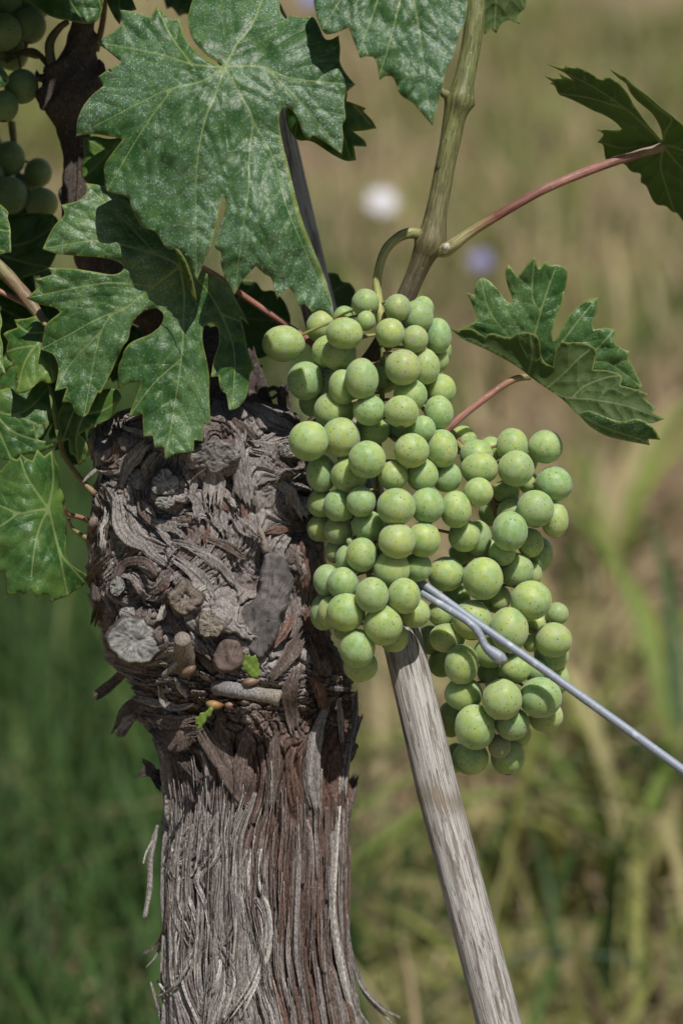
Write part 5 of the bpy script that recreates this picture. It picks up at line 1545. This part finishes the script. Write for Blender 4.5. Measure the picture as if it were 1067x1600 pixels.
def bunch(label, berries, axis, seed, fill, stalk=None, special=None, stalk_cols=None, dark=0.0):  # dark: shade mixed into the skin colour of a whole bunch
    r = np.random.default_rng(seed)
    B = [list(b) for b in berries]
    nfront, tries = len(B), 0
    arr = np.array(B, float)
    k = 0
    while k < fill:                                   # berries at the back that fill the bunch out
        b = arr[r.integers(nfront)]
        x, y = b[0] + r.uniform(-14, 14), b[1] + r.uniform(-14, 14)
        dd = np.sort(np.hypot(arr[:, 0] - x, arr[:, 1] - y))
        tries += 1
        if tries > 4000:
            break
        st = np.interp(y, SY, SXr) - 37
        if abs(x - st) < 62 and y > 640:
            k += 0.2
            continue
        if dd[3] < 48 and dd[0] > 19:
            B.append([x, y, 20, 21, b[4] + r.uniform(12, 20)])
            k += 1
    P = relax(B)
    ax = np.array(axis, float)
    axs = spline(ax, 60)
    top = W(ax[0][0], ax[0][1], ax[0][2])
    root = empty('grape_bunch', top)
    tag(root, label, 'grapes', 'bunches of unripe green grapes')
    special = special or {}
    SV_, SF_, nb_ = [], [], 0
    stem_n = len(axs)
    V, F = tube_geo(W(axs[:, 0], axs[:, 1], axs[:, 2]), np.linspace(5, 2.2, 60) * PX, 8)
    SV_.append(V); SF_ += F; nb_ += len(V)
    for q, (x, y, rx, ry, d) in enumerate(P):
        rx, ry = rx * 1.045, ry * 1.045
        o = bpy.data.objects.new('grape', BALLS[r.integers(5)])
        c = Wv(x, y, d)
        link(o, root, c)
        s = PX * (1 + d / 1100)
        o.scale = (rx * s, ry * s, (rx + ry) / 2 * s)
        roll = r.uniform(-0.25, 0.25)
        tx = r.uniform(-0.35, 0.9)
        o.rotation_mode = 'QUATERNION'
        # local z = long axis: screen up, nodding towards the lens; round berries may turn freely
        free = abs(rx - ry) < 2.5
        if free:
            o.rotation_quaternion = CAMROT @ Quaternion((1, 0, 0), -math.pi / 2 + tx * 0.8) @ Quaternion((0, 0, 1), r.uniform(0, 6.28))
            o.scale = (rx * s, rx * s, ry * s)
        else:
            o.rotation_quaternion = CAMROT @ Quaternion((1, 0, 0), -math.pi / 2)
            o.scale = (rx * s, (rx + ry) / 2 * s, ry * s)
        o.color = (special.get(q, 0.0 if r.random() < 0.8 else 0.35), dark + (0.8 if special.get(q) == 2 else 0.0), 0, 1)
        # little stalk to the nearest point of the bunch's stem, a bit higher up
        dist = np.hypot(axs[:, 0] - x, axs[:, 1] - y + 22)
        j = int(np.argmin(dist))
        a0 = W(axs[j, 0], axs[j, 1], axs[j, 2])
        cc = np.array(c)
        m = (a0 + cc) / 2 + U3 * 0.002
        V, F = tube_geo(spline([a0, m, cc], 8), np.linspace(2.0, 2.6, 8) * PX, 6, caps=False)
        SV_.append(V); SF_ += [[i + nb_ for i in f] for f in F]; nb_ += len(V)
    V = np.concatenate(SV_)
    colr = np.array([0.24, 0.25, 0.08]) + r.uniform(-.03, .03, (len(V), 3))
    colr = np.where(noise(V[:, 0] * 300, V[:, 2] * 300, 3)[:, None] > 0.25, np.array([0.24, 0.14, 0.07]), colr)
    mesh_obj('stem', V, SF_, M_STEM, root, colr)
    if stalk:
        tube('stalk', stalk, M_STEM, root, 50, 14, stalk_cols or [(0.20, 0.20, 0.08), (0.33, 0.34, 0.12), (0.36, 0.37, 0.13), (0.42, 0.40, 0.17)], 0.05)
    return root


FRONT = [(443, 537, 32, 27, 8), (502, 511, 23, 25, 18), (538, 494, 16, 15, 15), (571, 473, 21, 21, 2), (572, 501, 14, 15, -4), (538, 521, 28, 24, -8), (513, 550, 25, 25, 5), (530, 553, 26, 25, 0),
         (477, 595, 27, 29, 5), (565, 592, 25, 31, -12), (535, 605, 21, 27, -3), (522, 592, 24, 24, 6), (522, 642, 31, 28, -2), (488, 628, 20, 22, 20), (621, 481, 20, 21, -2), (652, 495, 24, 25, 2),
         (660, 481, 17, 18, 12), (609, 520, 22, 22, -8), (648, 530, 20, 21, -4), (684, 525, 20, 27, 5), (688, 547, 17, 19, 15), (629, 574, 27, 27, -10), (664, 573, 22, 27, -2), (682, 562, 18, 20, 12),
         (688, 609, 23, 24, 4), (641, 617, 25, 24, -4), (600, 588, 24, 26, 12), (577, 641, 24, 23, -10), (627, 643, 26, 24, -12), (685, 645, 22, 26, -2), (584, 672, 24, 22, 0), (482, 689, 30, 30, -10),
         (533, 683, 29, 30, -8), (660, 670, 20, 20, -5), (624, 673, 18, 18, 5), (573, 718, 28, 28, -14), (643, 704, 26, 26, -12), (690, 701, 24, 29, -4), (502, 740, 23, 28, -2), (545, 742, 27, 27, -6),
         (614, 743, 23, 22, -8), (660, 742, 24, 25, -6), (697, 745, 23, 23, 1), (503, 786, 22, 22, 3), (530, 790, 24, 25, -3), (564, 784, 22, 23, -10), (619, 792, 29, 28, -14), (667, 790, 26, 27, -8),
         (712, 796, 24, 28, -4), (500, 825, 20, 21, 6), (529, 829, 22, 21, 0), (575, 822, 25, 23, -5), (620, 845, 28, 26, -14), (661, 843, 26, 27, -9), (524, 862, 17, 17, 4), (565, 867, 23, 26, -12),
         (545, 873, 20, 22, -5), (611, 890, 28, 29, -12), (652, 886, 22, 22, -4), (511, 907, 21, 24, -6), (536, 911, 24, 24, -12), (581, 930, 25, 27, -16), (631, 931, 25, 27, -14), (540, 957, 29, 29, -12),
         (505, 957, 20, 27, -2), (518, 957, 21, 25, -6), (598, 977, 29, 31, -14), (558, 1013, 27, 29, -12), (563, 1040, 26, 24, -4), (615, 996, 22, 22, -3), (648, 958, 23, 22, -5), (534, 987, 12, 12, 0),
         (546, 846, 5, 6, -6), (592, 853, 5, 6, -6), (725, 837, 24, 24, 3), (747, 841, 20, 27, 10)]
SIDE = [(723, 688, 21, 22, 18), (744, 711, 25, 23, 14), (749, 732, 28, 24, 6), (766, 702, 18, 19, 25), (800, 697, 24, 27, 14), (806, 732, 27, 27, 4), (852, 698, 26, 25, 14), (747, 769, 22, 22, -2),
        (825, 754, 16, 17, 18), (865, 756, 28, 26, 14), (790, 769, 21, 17, 18), (836, 795, 28, 28, 6), (866, 812, 21, 27, 14), (802, 800, 25, 21, 12), (796, 830, 27, 30, 0), (828, 848, 20, 22, 14),
        (844, 866, 19, 26, 20), (784, 864, 20, 19, 8), (806, 891, 26, 26, 12), (832, 896, 14, 18, 20), (697, 897, 28, 26, 8), (754, 904, 30, 32, 2), (829, 938, 31, 29, 4), (712, 934, 22, 20, 16),
        (690, 957, 22, 21, 14), (737, 969, 30, 30, 8), (795, 984, 29, 34, 2), (870, 959, 17, 17, 18), (840, 976, 18, 18, 20), (864, 1000, 28, 26, 10), (861, 1023, 26, 25, 18), (829, 1005, 12, 14, 12),
        (698, 997, 27, 22, 10), (672, 1000, 20, 22, 24), (765, 1020, 24, 23, 8), (721, 1038, 26, 30, 8), (764, 1051, 18, 18, 16), (805, 1044, 23, 23, 8), (835, 1047, 18, 19, 14), (866, 1060, 22, 26, 20),
        (724, 1084, 29, 25, 10), (784, 1093, 30, 31, 0), (844, 1090, 32, 31, 2), (704, 1124, 20, 27, 24), (742, 1136, 31, 34, 4), (800, 1131, 26, 25, 8), (852, 1119, 26, 24, 14), (780, 1166, 17, 18, 12),
        (735, 1184, 27, 25, 14), (793, 1183, 26, 27, 16), (690, 1036, 20, 22, 25), (712, 1184, 18, 22, 24), (812, 1147, 17, 18, 18), (722, 862, 20, 20, 20), (760, 862, 20, 20, 18), (775, 935, 22, 22, 18), (770, 800, 22, 22, 22)]
bunch('large front bunch of speckled green grapes against the trunk', FRONT, [(590, 478, 6), (598, 540, 6), (596, 640, 10), (590, 760, 12), (600, 860, 12), (585, 960, 8), (565, 1020, 4)], 5, 34,
      [(656, 366, 16, 9), (640, 364, 15, 9), (622, 371, 13, 8), (604, 388, 11, 7.5), (594, 412, 9, 7), (589, 440, 7, 7), (591, 470, 6, 7.5), (597, 500, 5, 8.5), (598, 540, 6, 6)],
      {3: 0.7, 14: 1.0, 18: 1.0, 21: 0.9, 15: 0.4, 5: 0.15, 9: 0.3, 50: 0.8, 4: 0.5, 17: 0.4, 54: 0.6})
bunch('right hand bunch of green grapes behind the hooked wire', SIDE, [(700, 668, 16), (740, 720, 18), (775, 800, 18), (780, 900, 18), (775, 1000, 18), (765, 1100, 16), (765, 1170, 18)], 6, 32,
      [(640, 600, 30, 8), (668, 640, 26, 8), (700, 672, 18, 7), (740, 722, 18, 6)], {27: 0.8, 29: 0.7, 47: 2, 38: 0.3, 18: 0.4, 19: 0.7, 45: 0.5, 41: 0.2})
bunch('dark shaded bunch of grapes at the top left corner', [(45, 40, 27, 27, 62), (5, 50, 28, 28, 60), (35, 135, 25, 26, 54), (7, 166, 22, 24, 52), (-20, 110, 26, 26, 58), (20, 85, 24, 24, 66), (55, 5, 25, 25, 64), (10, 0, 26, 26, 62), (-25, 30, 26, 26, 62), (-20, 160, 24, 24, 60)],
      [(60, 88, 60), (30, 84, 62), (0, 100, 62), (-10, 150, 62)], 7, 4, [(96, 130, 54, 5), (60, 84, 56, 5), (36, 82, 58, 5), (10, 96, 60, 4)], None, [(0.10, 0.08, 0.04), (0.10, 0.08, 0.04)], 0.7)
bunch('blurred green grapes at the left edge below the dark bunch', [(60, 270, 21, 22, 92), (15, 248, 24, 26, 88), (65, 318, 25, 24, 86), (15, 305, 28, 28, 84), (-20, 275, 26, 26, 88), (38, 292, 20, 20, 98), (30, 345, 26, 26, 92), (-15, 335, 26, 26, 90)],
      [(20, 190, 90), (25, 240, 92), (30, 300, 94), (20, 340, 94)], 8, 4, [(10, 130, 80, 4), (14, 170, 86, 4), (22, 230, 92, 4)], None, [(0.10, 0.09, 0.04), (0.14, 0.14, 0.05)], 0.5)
